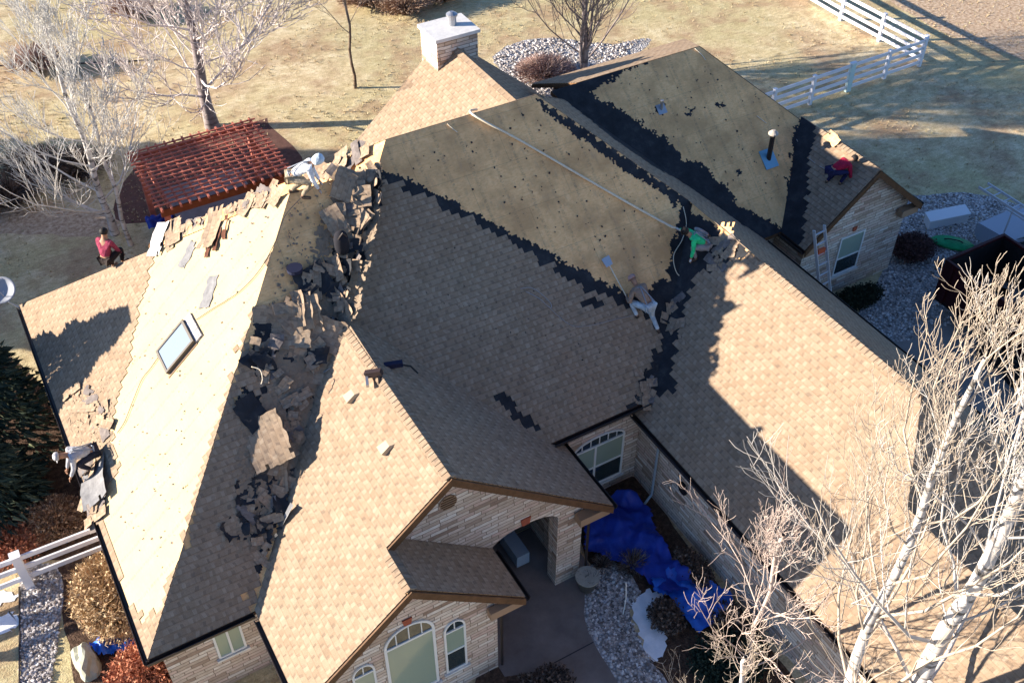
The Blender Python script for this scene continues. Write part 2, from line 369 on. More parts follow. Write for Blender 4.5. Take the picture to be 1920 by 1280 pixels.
dRL,fRL=deck(pRL,[(9.67,20.4),(12.79,20.4),(12.79,26.3),(9.67,26.3)])
dRR,fRR=deck(pRR,[(12.79,20.4),(15.91,20.4),(15.91,26.3),(12.79,26.3)])
SH=M['shingle']; FE=M['felt']
def shin(pl,f,d,**k): 
    if 'inc' in k or 'exc' in k: k.setdefault('tw',.15)
    o=layer(pl,f,'shingles',d,SH,**k)
    return o
def felt(pl,f,d,**k):
    k.setdefault('h',.004); k.setdefault('butt',.002); k.setdefault('tw',.045); k.setdefault('ch',.045); k.setdefault('jit',.012)
    o=layer(pl,f,'underlayment',d,FE,**k)
    return o
# plain shingled faces
for pl,f,d in ((pLN,fLN,dLN),(pMB,fMB,dMB),(pER,fER,dER),(pNR,fNR,dNR),(pGF,fGF,dGF),(pNG,fNG,dNG),(pBR,fBR,dBR),(pSR,fSR,dSR),(pRL,fRL,dRL),(pRR,fRR,dRR),(pBB,fBB,dBB)):
    shin(pl,f,d)
# left wing, sunlit hip end: boards bare in the middle
px=pLW.pxs
bareLW=px([(300,462),(552,330),(545,372),(400,800),(330,1060),(296,1152),(255,1150),(232,1090),(196,985),(185,930),(222,880),(206,812),(228,740),(250,640),(262,575),(280,520),(290,478)])
shin(pLW,fLW,dLW,exc=[bareLW],seed=3,jit=.06)
# left wing, shaded front
px=pLS.pxs
bareLS=px([(545,340),(640,330),(640,420),(596,470),(575,520),(560,555),(505,560),(478,640),(470,600)])
feltLS=px([(478,640),(505,560),(560,555),(640,480),(640,640),(600,760),(560,850),(520,960),(500,1000),(440,960),(440,740)])
shin(pLS,fLS,dLS,inc=[px([(470,660),(490,700),(540,700),(600,700),(560,860),(520,960),(475,1110),(468,1200),(200,1260),(330,1060),(400,800),(455,640)])],exc=[px([(455,725),(500,735),(555,790),(500,800),(450,790)]),px([(430,895),(520,895),(520,930),(470,935)]),px([(565,600),(600,560),(640,560),(600,720),(570,720)])],seed=5,jit=.14)
felt(pLS,fLS,dLS,inc=[px([(480,610),(520,575),(570,560),(610,500),(640,430),(665,360),(700,330),(640,640),(560,900),(505,1010),(470,1100),(440,980),(450,740)])],seed=6)
# entrance slope (sunlit) and the west face of the main block
px=pEL.pxs
shin(pEL,fEL,dEL,inc=[px([(380,1290),(470,1110),(520,960),(575,770),(620,660),(648,606),(720,640),(1000,900),(800,1400),(300,1400)])],seed=7,jit=.05)
felt(pEL,fEL,dEL,inc=[px([(470,1110),(520,960),(575,770),(620,660),(636,600),(650,560),(665,600),(700,640),(600,840),(540,980),(490,1120)])],seed=8)
# main front face
px=pMF.pxs
edge=[(728,326),(770,338),(800,355),(835,368),(870,392),(910,410),(950,432),(1000,458),(1035,478),(1060,496),(1100,508),(1135,532),(1165,548),(1200,555),(1225,535),(1250,525)]
edge2=[(718,335),(760,350),(800,370),(835,390),(870,408),(905,428),(950,452),(1000,482),(1035,500),(1060,520),(1095,540),(1130,552),(1160,568),(1195,580),(1225,600),(1240,640),(1215,700),(1190,740),(1150,790)]
shin(pMF,fMF,dMF,inc=[px(edge2+[(1100,900),(900,900),(560,640),(690,430)])],exc=[px([(1092,560),(1120,550),(1128,570),(1105,590)]),px([(922,742),(950,748),(1015,795),(990,805),(960,780)])],seed=9,jit=.06)
felt(pMF,fMF,dMF,inc=[px(edge+[(1255,500),(1262,450),(1274,400),(1290,370),(1360,560),(1220,860),(1000,860),(560,640),(700,330)]),px([(1000,185),(1010,185),(1300,380),(1285,395),(1250,368),(1180,325),(1100,270),(1030,215)])],seed=10,jit=.05)
# garage west slope
px=pGL.pxs
shin(pGL,fGL,dGL,inc=[px([(1335,508),(1412,474),(1440,440),(2100,900),(1900,1500),(1400,1500),(1150,810),(1195,765),(1212,760),(1235,715),(1262,690),(1275,600),(1300,520)])],exc=[px([(1215,690),(1262,690),(1268,735),(1215,745)])],seed=11,jit=.05)
felt(pGL,fGL,dGL,inc=[px([(1270,380),(1420,470),(1340,510),(1310,560),(1290,700),(1270,760),(1180,800),(1200,700),(1240,600)])],exc=[px([(1352,430),(1372,425),(1376,452),(1355,458)])],seed=12)
# garage / main east slope
px=pGR.pxs
shin(pGR,fGR,dGR,inc=[px([(1003,186),(1025,183),(1060,190),(1150,262),(1220,310),(1300,355),(1395,425),(1475,470),(1505,485),(1900,800),(1900,1200),(1500,700),(1280,385)])],seed=13,jit=.05)
felt(pGR,fGR,dGR,inc=[px([(1000,180),(1100,150),(1160,190),(1500,440),(1500,500),(1400,440),(1280,390)])],seed=14)
# rear block
px=pBF.pxs
bare=[px([(1110,176),(1122,162),(1150,148),(1200,120),(1330,70),(1498,205),(1496,225),(1484,290),(1476,350),(1476,400),(1470,432),(1452,420),(1418,402),(1385,388),(1375,360),(1340,335),(1320,310),(1285,300),(1270,285),(1245,255),(1215,245),(1195,225),(1165,208),(1150,195),(1128,190)])]
felt(pBF,fBF,dBF,exc=bare+[px([(1228,196),(1240,196),(1240,204),(1228,204)])],seed=15,jit=.07)
for q_ in ([(1228,198),(1248,198),(1246,214),(1230,212)],[(1285,212),(1305,204),(1306,208),(1288,217)],[(1343,196),(1360,192),(1362,197),(1345,203)],[(1378,318),(1388,316),(1390,328),(1380,330)]): felt(pBF,fBF,dBF,inc=[px(q_)],seed=16,tw=.05,ch=.04,jit=.03)
px=pSL.pxs
shin(pSL,fSL,dSL,inc=[px([(1530,235),(1700,300),(1700,500),(1470,520),(1506,440),(1518,300)])],seed=17,jit=.05)
felt(pSL,fSL,dSL,seed=18)
# ridge and hip caps
def caps(a,b,parent,w=.15,step=.14,mat=SH):
    a=Vector(a); b=Vector(b); d=(b-a); L=d.length; d/=L; side=d.cross(Vector((0,0,1))).normalized(); upv=side.cross(d); mb=MB()
    n=int(L/step)
    for i in range(n):
        p=a+d*i*step; q=p+d*(step*1.0); dz=upv*.035
        l0=p+side*w-upv*.06+dz*.9; r0=p-side*w-upv*.06+dz*.9; t0=p+upv*.05; l1=q+side*w-upv*.075+dz; r1=q-side*w-upv*.075+dz; t1=q+upv*.035
        u=i*step
        mb.quad([l0,t0,t1,l1],[(u,0),(u,.13),(u+step,.13),(u+step,0)]); mb.quad([t0,r0,r1,t1],[(u,.15),(u,.29),(u+step,.29),(u+step,.15)])
        mb.quad([l0,r0,t0],[(u,0),(u,.1),(u,.05)])
    o=mb.build('ridge_cap',mat,parent,fix=False); o.matrix_parent_inverse=Matrix(); return o
caps((5.56,12.05,6.11),(5.56,17.2,6.11),dEL); caps((4.07,10.95,4.842),(4.07,12.05,4.842),dEL)
caps((15.325,9.3,5.824),(15.325,14.6,5.824),dGL); caps((13.8,2.5,4.53),(13.8,7.7,4.53),dGL)
caps((12.79,26.3,7.15),(12.79,21.9,7.15),dRL); caps((22.055,17.05,4.7),(22.055,19.6,4.7),dSR)
caps((19,5.6,2.7),(15.325,9.28,5.82),dGF); caps((13.8,7.75,4.53),(15.325,9.28,5.82),dGF)
# fascia boards on the rakes, gutters on the eaves
def rake(a,b,parent=house,w=.22,t=.035,dy=-.02,name='fascia_board'):
    a=Vector(a); b=Vector(b); mb=MB(); off=Vector((0,dy,0))
    P=[a,b,b-Vector((0,0,w)),a-Vector((0,0,w))]
    mb.prism([p+off for p in P],(0,-t,0)); return hp(mb.build(name,M['fascia']))
for a,b in (((1.55,12.05-1.1,2.7),(4.07,10.95,4.842)),((4.07,10.95,4.842),(6.6,10.95,2.7)),((4.07,12.05,4.842),(5.56,12.05,6.11)),((5.56,12.05,6.11),(9.57,12.05,2.7)),
            ((19.7,17.05,2.7),(22.055,17.05,4.7)),((22.055,17.05,4.7),(24.41,17.05,2.7)),((11.65,2.5,2.7),(13.8,2.5,4.53)),((13.8,2.5,4.53),(15.95,2.5,2.7))):
    rake(a,b)
def gutter(a,b,out):
    a=Vector(a); b=Vector(b); out=Vector(out); mb=MB(); d=(b-a)
    prof=[(0,-.02),(0,-.13),(.09,-.13),(.12,-.06),(.12,-.015),(.105,-.015),(.105,-.06),(.08,-.115),(.015,-.115),(.015,-.02)]
    mb.prism([a+out*x+Vector((0,0,z)) for x,z in prof],d); return hp(mb.build('gutter',M['gutter']))
gutter((-.72,13.45,2.7),(-.72,26.05,2.7),(-1,0,0)); gutter((-.78,13.49,2.7),(1.5,13.49,2.7),(0,-1,0)); gutter((1.55,10.9,2.7),(1.55,13.3,2.7),(-1,0,0))
gutter((9.57,12.02,2.7),(9.57,14.4,2.7),(1,0,0)); gutter((6.6,10.92,2.7),(6.6,12.35,2.7),(1,0,0)); gutter((9.2,14.07,3.1),(12.0,14.07,3.1),(0,-1,0))
gutter((11.65,2.5,2.7),(11.65,14.2,2.7),(-1,0,0)); gutter((19.0,5.6,2.7),(19.0,18.0,2.7),(1,0,0)); gutter((24.41,17.05,2.7),(24.41,18.5,2.7),(1,0,0)); gutter((19.7,17.05,2.7),(19.7,18.1,2.7),(-1,0,0))
# boxed eave returns
def ret(x0,x1,y0,y1,z0,z1): 
    mb=MB().box((x0,y0,z0),(x1,y1,z1)); return hp(mb.build('eave_return',M['soffit']))
ret(8.75,9.55,12.1,12.36,2.36,2.6); ret(5.8,6.58,10.99,11.16,2.36,2.6); ret(23.7,24.38,17.08,17.31,2.36,2.6); ret(19.72,20.3,17.08,17.31,2.36,2.6)
# ---------------- walls ----------------
def uvw(co,n):
    if abs(n.y)>.7: return (co.x,co.z)
    if abs(n.x)>.7: return (co.y,co.z)
    return (co.x,co.y)
def wallY(y,poly,th=.3,name='stone_wall',mat=None):
    mb=MB().prism([(x,y,z) for x,z in poly],(0,th,0)); return hp(mb.build(name,mat or M['stone'],uvfn=uvw))
def wallX(x,poly,th=.3,name='stone_wall',mat=None):
    mb=MB().prism([(x,y,z) for y,z in poly],(th,0,0)); return hp(mb.build(name,mat or M['stone'],uvfn=uvw))
w_l=wallX(-.48,[(13.85,0),(25.7,0),(25.7,2.68),(13.85,2.68)])
w_lf=wallY(13.853,[(-.478,0),(2.2,0),(2.2,2.85),(-.478,2.72)])
def arc(x0,x1,z,rise,n=10):
    c=(x0+x1)/2; hw=(x1-x0)/2
    return [(c+hw*math.cos(math.pi*i/n),z+rise*math.sin(math.pi*i/n)) for i in range(n+1)]
def roofline(pls,x,y): return max(p.z(x,y) for p in pls)
w_e=wallY(12.4,[(2.4,0),(6.6,0)]+[(6.6,2.62)]+arc(6.6,8.33,2.62,.38)[::-1][1:-1]+[(8.33,2.62),(8.33,0),(9.0,0),(9.0,3.0),(5.56,5.92),(2.4,3.2)],.38)
w_n=wallY(11.2,[(2.1,0),(6.06,0),(6.06,3.0),(4.07,4.67),(2.1,3.0)],.3)
wallX(2.103,[(11.203,0),(13.85,0),(13.85,2.9),(11.203,2.9)]); wallX(5.76,[(11.503,0),(12.4,0),(12.4,2.95),(11.503,2.95)])
wallX(8.7,[(13.3,0),(14.3,0),(14.3,2.9),(13.3,2.9)]); w_m=wallY(14.303,[(5.0,0),(11.95,0),(11.95,3.02),(5.0,3.02)])
w_g=wallX(11.95,[(2.9,0),(14.3,0),(14.3,2.82),(2.9,2.82)]); wallX(18.4,[(6,0),(18.1,0),(18.1,2.9),(6,2.9)])
w_gf=wallY(2.9,[(12.252,0),(15.6,0),(15.6,2.7),(13.8,4.3),(12.252,3.0)]); wallY(6.1,[(15.6,0),(18.4,0),(18.4,2.9),(15.6,2.9)]); wallX(15.3,[(3.2,0),(6.1,0),(6.1,2.9),(3.2,2.9)])
w_s=wallY(17.35,[(20.0,0),(24.15,0),(24.15,2.75),(22.055,4.53),(20.0,2.8)]); wallX(19.7+.3,[(17.653,0),(18.6,0),(18.6,2.7),(17.653,2.7)]); wallX(23.85,[(17.653,0),(26,0),(26,2.75),(17.653,2.75)])
wallY(18.6,[(18.703,0),(20.0,0),(20.0,2.9),(18.703,2.9)])
wallY(25.9,[(9.9,0),(15.8,0),(15.8,4.3),(12.85,6.8),(9.9,4.3)],.3); wallX(15.5,[(22,0),(25.9,0),(25.9,4.4),(22,4.4)]); wallX(9.9,[(22,0),(25.9,0),(25.9,4.4),(22,4.4)])
wallY(24.6,[(15.8,0),(20.6,0),(20.6,5.3),(15.8,5.3)]); wallY(25.4,[(-.18,0),(9.9,0),(9.9,2.8),(-.18,2.8)])
# porch inside and front door
mb=MB().box((6.06,14.22,0.02),(8.7,14.30,2.9)); hp(mb.build('porch_wall',simple_noise_mat('porch_plaster',[(.3,(.2,.14,.1)),(.7,(.26,.19,.14))],3,.9,.2)))
dr=hp(MB().box((6.95,14.15,0.05),(7.9,14.215,2.15)).build('front_door',simple_noise_mat('door_wood',[(.3,(.06,.03,.02)),(.7,(.1,.05,.03))],4,.5,.1)))
sub(MB().lathe([(.0,0),(.03,0),(.035,.03),(.0,.05)],c=(7.82,14.1,1.05),n=8).build('handle',M['galv']),dr)
# windows ------------------------------------------------
def windowY(y,x0,x1,z0,z1,arch=0,rail=None,mull=(),panes='glass',low=None,fr=.05,depth=.035,parent=None,arch_bars=3):
    root=MB()
    yo=y-.004
    def bar(xa,xb,za,zb,d=depth): root.box((xa,yo-d,za),(xb,yo,zb))
    bar(x0,x0+fr,z0,z1+(.01 if arch else 0)); bar(x1-fr,x1,z0,z1+(.01 if arch else 0)); bar(x0+fr+.001,x1-fr-.001,z0,z0+fr); bar(x0+fr+.001,x1-fr-.001,z1-fr,z1)
    if rail: bar(x0+fr+.001,x1-fr-.001,rail-fr/2,rail+fr/2,depth-.004)
    for m_ in mull: bar(m_-fr/2,m_+fr/2,z0+fr+.001,z1-fr-.001,depth+.003)
    if arch:
        A=arc(x0,x1,z1+.011,arch,14); B=arc(x0+fr,x1-fr,z1+.011,arch-fr*.8,14)
        for i in range(14):
            P=[(A[i][0],yo,A[i][1]),(A[i+1][0],yo,A[i+1][1]),(B[i+1][0],yo,B[i+1][1]),(B[i][0],yo,B[i][1])]
            root.prism(P,(0,-depth,0))
        for k in range(1,arch_bars+1):
            xx=x0+(x1-x0)*k/(arch_bars+1); c=(x0+x1)/2; hw=(x1-x0)/2; top=z1+arch*math.sqrt(max(0,1-((xx-c)/hw)**2))-.03
            root.box((xx-.012,yo-depth+.01,z1+.012),(xx+.012,yo-.005,top))
    f=hp(root.build('window',M['frame'])) if parent is None else root.build('window',M['frame'],parent)
    zz=rail if rail else z1
    p=MB().box((x0+fr*.6,yo-.012,zz),(x1-fr*.6,yo-.002,z1-.02)) if rail else MB().box((x0+fr*.6,yo-.012,z0+.02),(x1-fr*.6,yo-.002,z1-.02))
    sub(p.build('pane',M[panes]),f)
    if rail: sub(MB().box((x0+fr*.6,yo-.0125,z0+.02),(x1-fr*.6,yo-.002,zz-.001)).build('pane',M[low or 'glass_dark']),f)
    if arch:
        A=arc(x0+fr*.6,x1-fr*.6,z1+.012,arch-fr*.5,14); sub(MB().prism([(a,yo-.002,b) for a,b in A],(0,-.01,0)).build('pane',M['glass_dark']),f)
    sub(MB().box((x0-.06,yo-.07,z0-.075),(x1+.06,yo-.001,z0-.012)).build('sill',M['concrete_cap']),f)
    return f
windowY(13.853,.57,1.2,1.12,2.1,mull=(.885,),fr=.05)
windowY(11.2,3.44,4.58,.75,2.86,arch=.52,fr=.06,arch_bars=3,mull=())
windowY(11.2,4.77,5.28,.86,2.42,arch=.3,rail=1.62,fr=.045,arch_bars=1)
windowY(11.2,2.7,3.2,.86,2.42,arch=.3,rail=1.62,fr=.045,arch_bars=1)
windowY(14.303,9.95,11.5,.42,1.98,arch=.32,rail=1.15,mull=(10.62,),fr=.055,arch_bars=5)
windowY(17.35,21.5,22.5,.78,2.25,rail=1.42,fr=.05)
kb=simple_noise_mat('red_stone',[(.3,(.28,.07,.04)),(.7,(.38,.11,.06))],8,.8,.3)
def keystone(x,y,z,s=.1):
    hp(MB().prism([(x-s*.7,y-.003,z),(x+s*.7,y-.003,z),(x+s,y-.003,z+s*1.7),(x-s,y-.003,z+s*1.7)],(0,-.03,0)).build('keystone',kb))
keystone(4.01,11.2,3.4,.11); keystone(7.46,12.4,3.01,.13); keystone(22.0,17.35,2.36,.09)
# round louvre vents in the gables
def louvre(x,y,z,rx,rz,axis='Y'):
    mb=MB(); n=20
    if axis=='Y': mb.prism([(x+rx*math.cos(2*math.pi*i/n),y-.003,z+rz*math.sin(2*math.pi*i/n)) for i in range(n)],(0,-.03,0))
    else: mb.prism([(x-.003,y+rx*math.cos(2*math.pi*i/n),z+rz*math.sin(2*math.pi*i/n)) for i in range(n)],(-.03,0,0))
    o=hp(mb.build('gable_vent',M['black' if axis=='X' else 'soffit']))
    m2=MB()
    for k in range(-2,3):
        h=k*rz*.35; l=rx*math.sqrt(1-(h/rz)**2)*.9
        if axis=='Y': m2.box((x-l,y-.05,z+h-.012),(x+l,y-.034,z+h+.012))
        else: m2.box((x-.05,y-l,z+h-.012),(x-.034,y+l,z+h+.012))
    sub(m2.build('louvre',M['fascia'] if axis=='Y' else M['gutter']),o)
louvre(5.62,12.4,4.95,.2,.2); louvre(11.95,12.35,1.55,.17,.2,'X')
# downspouts
def spout(pts,mat=M['frame'],r=.035):
    mb=MB().tube(pts,r,8); return hp(mb.build('downspout',mat))
spout([(11.6,13.3,.1),(11.82,13.32,.35),(11.85,13.35,1.25),(11.85,13.35,2.5)],newmat('pale_pipe',(.28,.36,.42),.5))
spout([(9.62,12.25,2.55),(9.3,12.28,2.4),(9.12,12.3,2.2),(9.12,12.3,.1)],M['gutter'])
spout([(6.65,11.1,2.55),(6.3,11.14,2.35),(6.14,11.16,2.2),(6.14,11.16,.1)],M['gutter'])
# chimney
ch=hp(MB().box((12.13,25.4,3.5),(13.46,26.45,7.52)).build('chimney',M['stone'],uvfn=uvw))
sub(MB().box((12.07,25.33,7.52),(13.52,26.52,7.62)).build('cap',M['concrete_cap']),ch)
sub(MB().lathe([(.13,0),(.13,.28),(.17,.28),(.17,.33),(.06,.4)],c=(12.95,26.0,7.62),n=14).build('flue',M['galv']),ch)
# cricket between rear gable and main ridge, white flashing
sub(MB().box((12.5,21.2,6.92),(13.0,21.5,7.25)).build('flashing',M['frame']),dRL)
# skylight on the sunlit boards
sk_n=pLW.n
def on(pl,u,t,h): return pl.P(u,t,h)
def plbox(pl,u0,u1,t0,t1,h0,h1,mb=None,mi=0):
    Mx=Matrix(((pl.eu.x,pl.es.x,pl.n.x,pl.o.x),(pl.eu.y,pl.es.y,pl.n.y,pl.o.y),(pl.eu.z,pl.es.z,pl.n.z,pl.o.z),(0,0,0,1)))
    mb=mb or MB(); mb.box((u0,t0,h0),(u1,t1,h1),Mx,mi); return mb
u0,t0_=pLW.px(318,708); u1,_t=pLW.px(300,662); t1_=pLW.px(362,625)[1]
mbk=MB(); U0,U1,T0,T1=18.9,19.74,3.34,4.36
for a in ((U0,U0+.06,T0,T1),(U1-.06,U1,T0,T1),(U0+.061,U1-.061,T0,T0+.06),(U0+.061,U1-.061,T1-.06,T1)): plbox(pLW,*a,.0,.11,mbk)
skl=hp(mbk.build('skylight',newmat('skylight_frame',(.10,.085,.07),.5)))
sub(plbox(pLW,U0+.05,U1-.05,T0+.05,T1-.05,.07,.09).build('pane',M['glass_sky']),skl)
sub(plbox(pLW,U0-.02,U1+.02,T1+.002,T1+.22,.0,.05).build('flashing',simple_noise_mat('head_flashing',[(.35,(.15,.14,.14)),(.6,(.55,.54,.56))],9,.6,.3)),skl)
sub(plbox(pLW,U0-.07,U0-.002,T0-.05,T1,.0,.02).build('flashing',M['soffit']),skl)
# box vents on the sunlit entrance slope
ventm=newmat('vent_beige',(.50,.38,.25),.7)
for k,(X,Y) in enumerate(((662,742),(727,838))):
    u,t=pEL.px(X,Y); mb=MB(); P=[pEL.P(u-.13,t-.14,.02),pEL.P(u+.13,t-.14,.02),pEL.P(u+.11,t+.2,.012),pEL.P(u-.11,t+.2,.012),pEL.P(u-.12,t-.15,.13),pEL.P(u+.12,t-.15,.13),pEL.P(u+.09,t+.08,.09),pEL.P(u-.09,t+.08,.09)]
    
    for f in ((0,1,5,4),(1,2,6,5),(2,3,7,6),(3,0,4,7),(4,5,6,7)): mb.quad([P[i] for i in f])
    v=hp(mb.build('roof_vent',ventm)); sub(plbox(pEL,u-.1,u+.1,t-.16,t-.151,.03,.11).build('vent_louvre',M['black']),v)
# flue pipe with storm collar on the rear block, plumbing vents
base=pBF.pt(1441,298); top=base+Vector((0,0,.85))
fl=hp(MB().tube([base-Vector((0,0,.1)),top],.075,12).build('flue_pipe',M['gutter']))
sub(MB().lathe([(.08,0),(.15,.02),(.15,.06),(.05,.15)],c=top,n=14).build('flue_cap',simple_noise_mat('pale_metal',[(.3,(.34,.30,.25)),(.7,(.48,.43,.37))],6,.5,0)),fl)
u,t=pBF.px(1441,298); sub(plbox(pBF,u-.24,u+.24,t-.3,t+.3,.01,.03).build('flashing',newmat('blue_flashing',(.2,.42,.55),.35,.3)),fl)
p=pBF.pt(1240,205); v=hp(MB().tube([p,p+Vector((0,0,.3))],.05,10).build('vent_pipe',M['galv'])); u,t=pBF.px(1240,205); sub(plbox(pBF,u-.15,u+.15,t-.15,t+.15,.008,.02).build('flashing',M['galv']),v)
# satellite dish on the rear left eave corner
# ---------------- ground ----------------
gm=newmat('dry_lawn',rough=.95,spec=.1); g=N(gm); v=g.tc('Object')
a=g.noise(v,.12,5,.6,.5); b=g.noise(v,1.6,6,.7,.3); c_=g.noise(v,22,3,.7); d=g.noise(v,.45,5,.65)
c=g.ramp(b.outputs[0],[(.3,(.50,.38,.22)),(.5,(.74,.61,.38)),(.7,(.90,.79,.55))])
c=g.mix(g.ramp(a.outputs[0],[(.42,(0,0,0)),(.6,(.6,.6,.6))]),c,(.55,.50,.26))
c=g.mix(g.ramp(d.outputs[0],[(.48,(0,0,0)),(.62,(.6,.6,.6))]),c,(.42,.26,.17))
c=g.mix(.55,c,g.ramp(c_.outputs[0],[(.3,(.45,.45,.45)),(.65,(1.1,1.1,1.1))]),'MULTIPLY')
st=g.noise(g.mapp(v,scale=(1,3.2,1),rot=(0,0,.5)),2.4,6,.75,.8); f2=g.noise(v,7,5,.8)
c=g.mix(.55,c,g.ramp(st.outputs[0],[(.35,(.55,.50,.42)),(.6,(1.12,1.1,1.05))]),'MULTIPLY')
c=g.mix(g.ramp(f2.outputs[0],[(.52,(0,0,0)),(.66,(.55,.55,.55))]),c,(.30,.20,.11))
g.col(c); g.bump(g.math('ADD',c_.outputs[0],b.outputs[0]),.6,.06)
mb=MB(); mb.quad([(-300,-150,0),(350,-150,0),(350,450,0),(-300,450,0)])
tag(mb.build('ground',gm),kind='structure')
def sheet(name,pts,mat,z=.004,kind='structure',**k):
    mb=MB(); mb.quad([(x,y,z) for x,y in pts]); return tag(mb.build(name,mat),kind=kind,**k)
def pxsheet(name,L,mat,z=.004,rnd=0,**k):
    P=[at(x,y,0) for x,y in L]; pts=[(p.x,p.y) for p in P]
    # smooth + wobble
    out=[]; n=len(pts); rr=random.Random(len(name)+n)
    for i in range(n):
        p0,p1,p2,p3=[Vector(pts[(i+j-1)%n]) for j in range(4)]
        for s in range(6):
            t=s/6; q=.5*((2*p1)+(-p0+p2)*t+(2*p0-5*p1+4*p2-p3)*t*t+(-p0+3*p1-3*p2+p3)*t**3)
            out.append((q.x+rr.uniform(-rnd,rnd),q.y+rr.uniform(-rnd,rnd)))
    return sheet(name,out,mat,z,**k)
# ---------------- yard surfaces ----------------
grav=newmat('gravel',rough=.95,spec=.1); g=N(grav); v=g.tc('Object'); vo=g.n('ShaderNodeTexVoronoi'); g.l(v,vo.inputs[0]); vo.inputs['Scale'].default_value=13
c=g.ramp(g.n('ShaderNodeSeparateColor') and vo.outputs['Color'],[(0,(.26,.24,.23)),(.45,(.52,.50,.48)),(1,(.78,.77,.76))]); n_=g.noise(v,1.1,4,.6)
c=g.mix(g.ramp(n_.outputs[0],[(.5,(0,0,0)),(.7,(.45,.45,.45))]),c,(.75,.77,.8)); c=g.mix(g.ramp(vo.outputs['Distance'],[(.3,(0,0,0)),(.6,(.6,.6,.6))]),c,(.07,.06,.055)); g.col(c); g.bump(vo.outputs['Distance'],.9,.05).invert=True
conc=simple_noise_mat('concrete',[(.3,(.16,.13,.115)),(.55,(.215,.18,.16)),(.75,(.26,.225,.20))],1.3,.85,.15,30)
drive=simple_noise_mat('driveway_concrete',[(.3,(.24,.22,.20)),(.7,(.34,.32,.30))],.9,.85,.15,30)
mulch=simple_noise_mat('mulch',[(.3,(.035,.02,.014)),(.55,(.10,.06,.04)),(.75,(.2,.13,.09))],9,.95,.9,20,bdist=.05)
snow=simple_noise_mat('snow',[(.35,(.70,.74,.78)),(.6,(.86,.88,.9))],3,.6,.4,8)
leaf=simple_noise_mat('leaf_litter',[(.3,(.22,.13,.08)),(.5,(.48,.35,.23)),(.7,(.66,.54,.40))],7,.95,.8,14,bdist=.05)
pxsheet('gravel_bed',[(925,112),(945,90),(985,76),(1040,72),(1090,78),(1150,84),(1205,72),(1215,84),(1130,150),(1060,190),(1003,184),(955,150)],grav,.004,.05)
pxsheet('gravel_bed',[(1690,380),(1740,366),(1820,362),(1912,385),(1990,430),(1980,560),(1800,570),(1690,640),(1610,590),(1660,500)],grav,.006,.03)
sheet('driveway',[(19.1,-6),(31,-6),(30.5,14.2),(25,15.2),(21.5,15.2),(19.1,16.8)],drive,.003)
sheet('driveway',[(2,-6),(19.0,-6),(19.0,2.6),(12,2.8),(11,4.6),(8.8,5.2),(6,4.0)],drive,.0035)
pxsheet('planting_bed',[(1090,930),(1190,895),(1300,1040),(1410,1170),(1500,1300),(1440,1380),(1260,1380),(1225,1260),(1180,1120),(1100,1045)],mulch,.004,.03)
sheet('front_walk',[(6.06,14.2),(6.06,10.9),(7.0,10.55),(7.25,10.2),(8.0,8.2),(9.3,5.2),(10.6,5.6),(9.2,8.9),(8.75,10.0),(8.62,10.9),(8.95,11.9),(9.38,12.5),(9.38,14.2)],conc,.008)
mb=MB(); mb.box((7.0,10.62,.0085),(8.66,10.65,.0095)); tag(mb.build('walk_joint',M['gutter']),kind='structure')
pxsheet('gravel_bed',[(1105,1062),(1160,1056),(1200,1110),(1180,1150),(1215,1230),(1260,1300),(1230,1380),(1190,1330),(1103,1180),(1098,1110)],grav,.012,.02)
pxsheet('snow_patch',[(1185,1132),(1212,1108),(1245,1120),(1240,1158),(1252,1190),(1240,1232),(1222,1242),(1200,1190)],snow,.02,.07)
pxsheet('planting_bed',[(935,1250),(1000,1240),(1060,1290),(1060,1380),(900,1380),(890,1280)],mulch,.006,.02)
pxsheet('planting_bed',[(-80,640),(60,700),(120,830),(200,1030),(60,1050),(-100,1090),(-200,900)],mulch,.003,.05)
pxsheet('planting_bed',[(110,1060),(220,1040),(300,1260),(330,1380),(180,1380),(130,1210)],mulch,.005,.05)
pxsheet('gravel_path',[(42,1075),(100,1058),(120,1110),(108,1200),(95,1290),(90,1380),(-20,1380),(36,1290),(38,1180)],grav,.007,.02)
pxsheet('snow_patch',[(-20,1162),(10,1150),(34,1152),(34,1170),(10,1186),(-30,1195)],snow,.012,.08)
pxsheet('snow_patch',[(-20,1110),(30,1112),(32,1122),(-10,1135)],snow,.012,.08)
pxsheet('patio',[(235,420),(560,330),(505,235),(480,228),(270,300)],simple_noise_mat('patio_brick',[(.3,(.09,.045,.035)),(.7,(.16,.085,.065))],5,.9,.3,12),.004,.0)
pxsheet('field',[(1630,-40),(1770,60),(1920,112),(2400,300),(2400,-300),(1600,-200)],leaf,.003,.1)
pxsheet('leaf_bed',[(0,380),(60,395),(200,400),(215,440),(100,440),(-50,430),(-60,380)],leaf,.003,.1)
# thin black tube between lawn and brush on the far side
mb=MB(); mb.tube([at(-60,125,.03),at(150,119,.03),at(300,112,.03)],.03,6); tag(mb.build('dark_strip',M['gutter']),'thin black line across the far dry lawn','edging')
mb=MB(); mb.tube([at(36,1100,.03),at(37,1180,.03),at(36,1290,.03)],.022,6); tag(mb.build('dark_strip',M['gutter']),'thin dark edging strip beside the gravel path at lower left','edging')
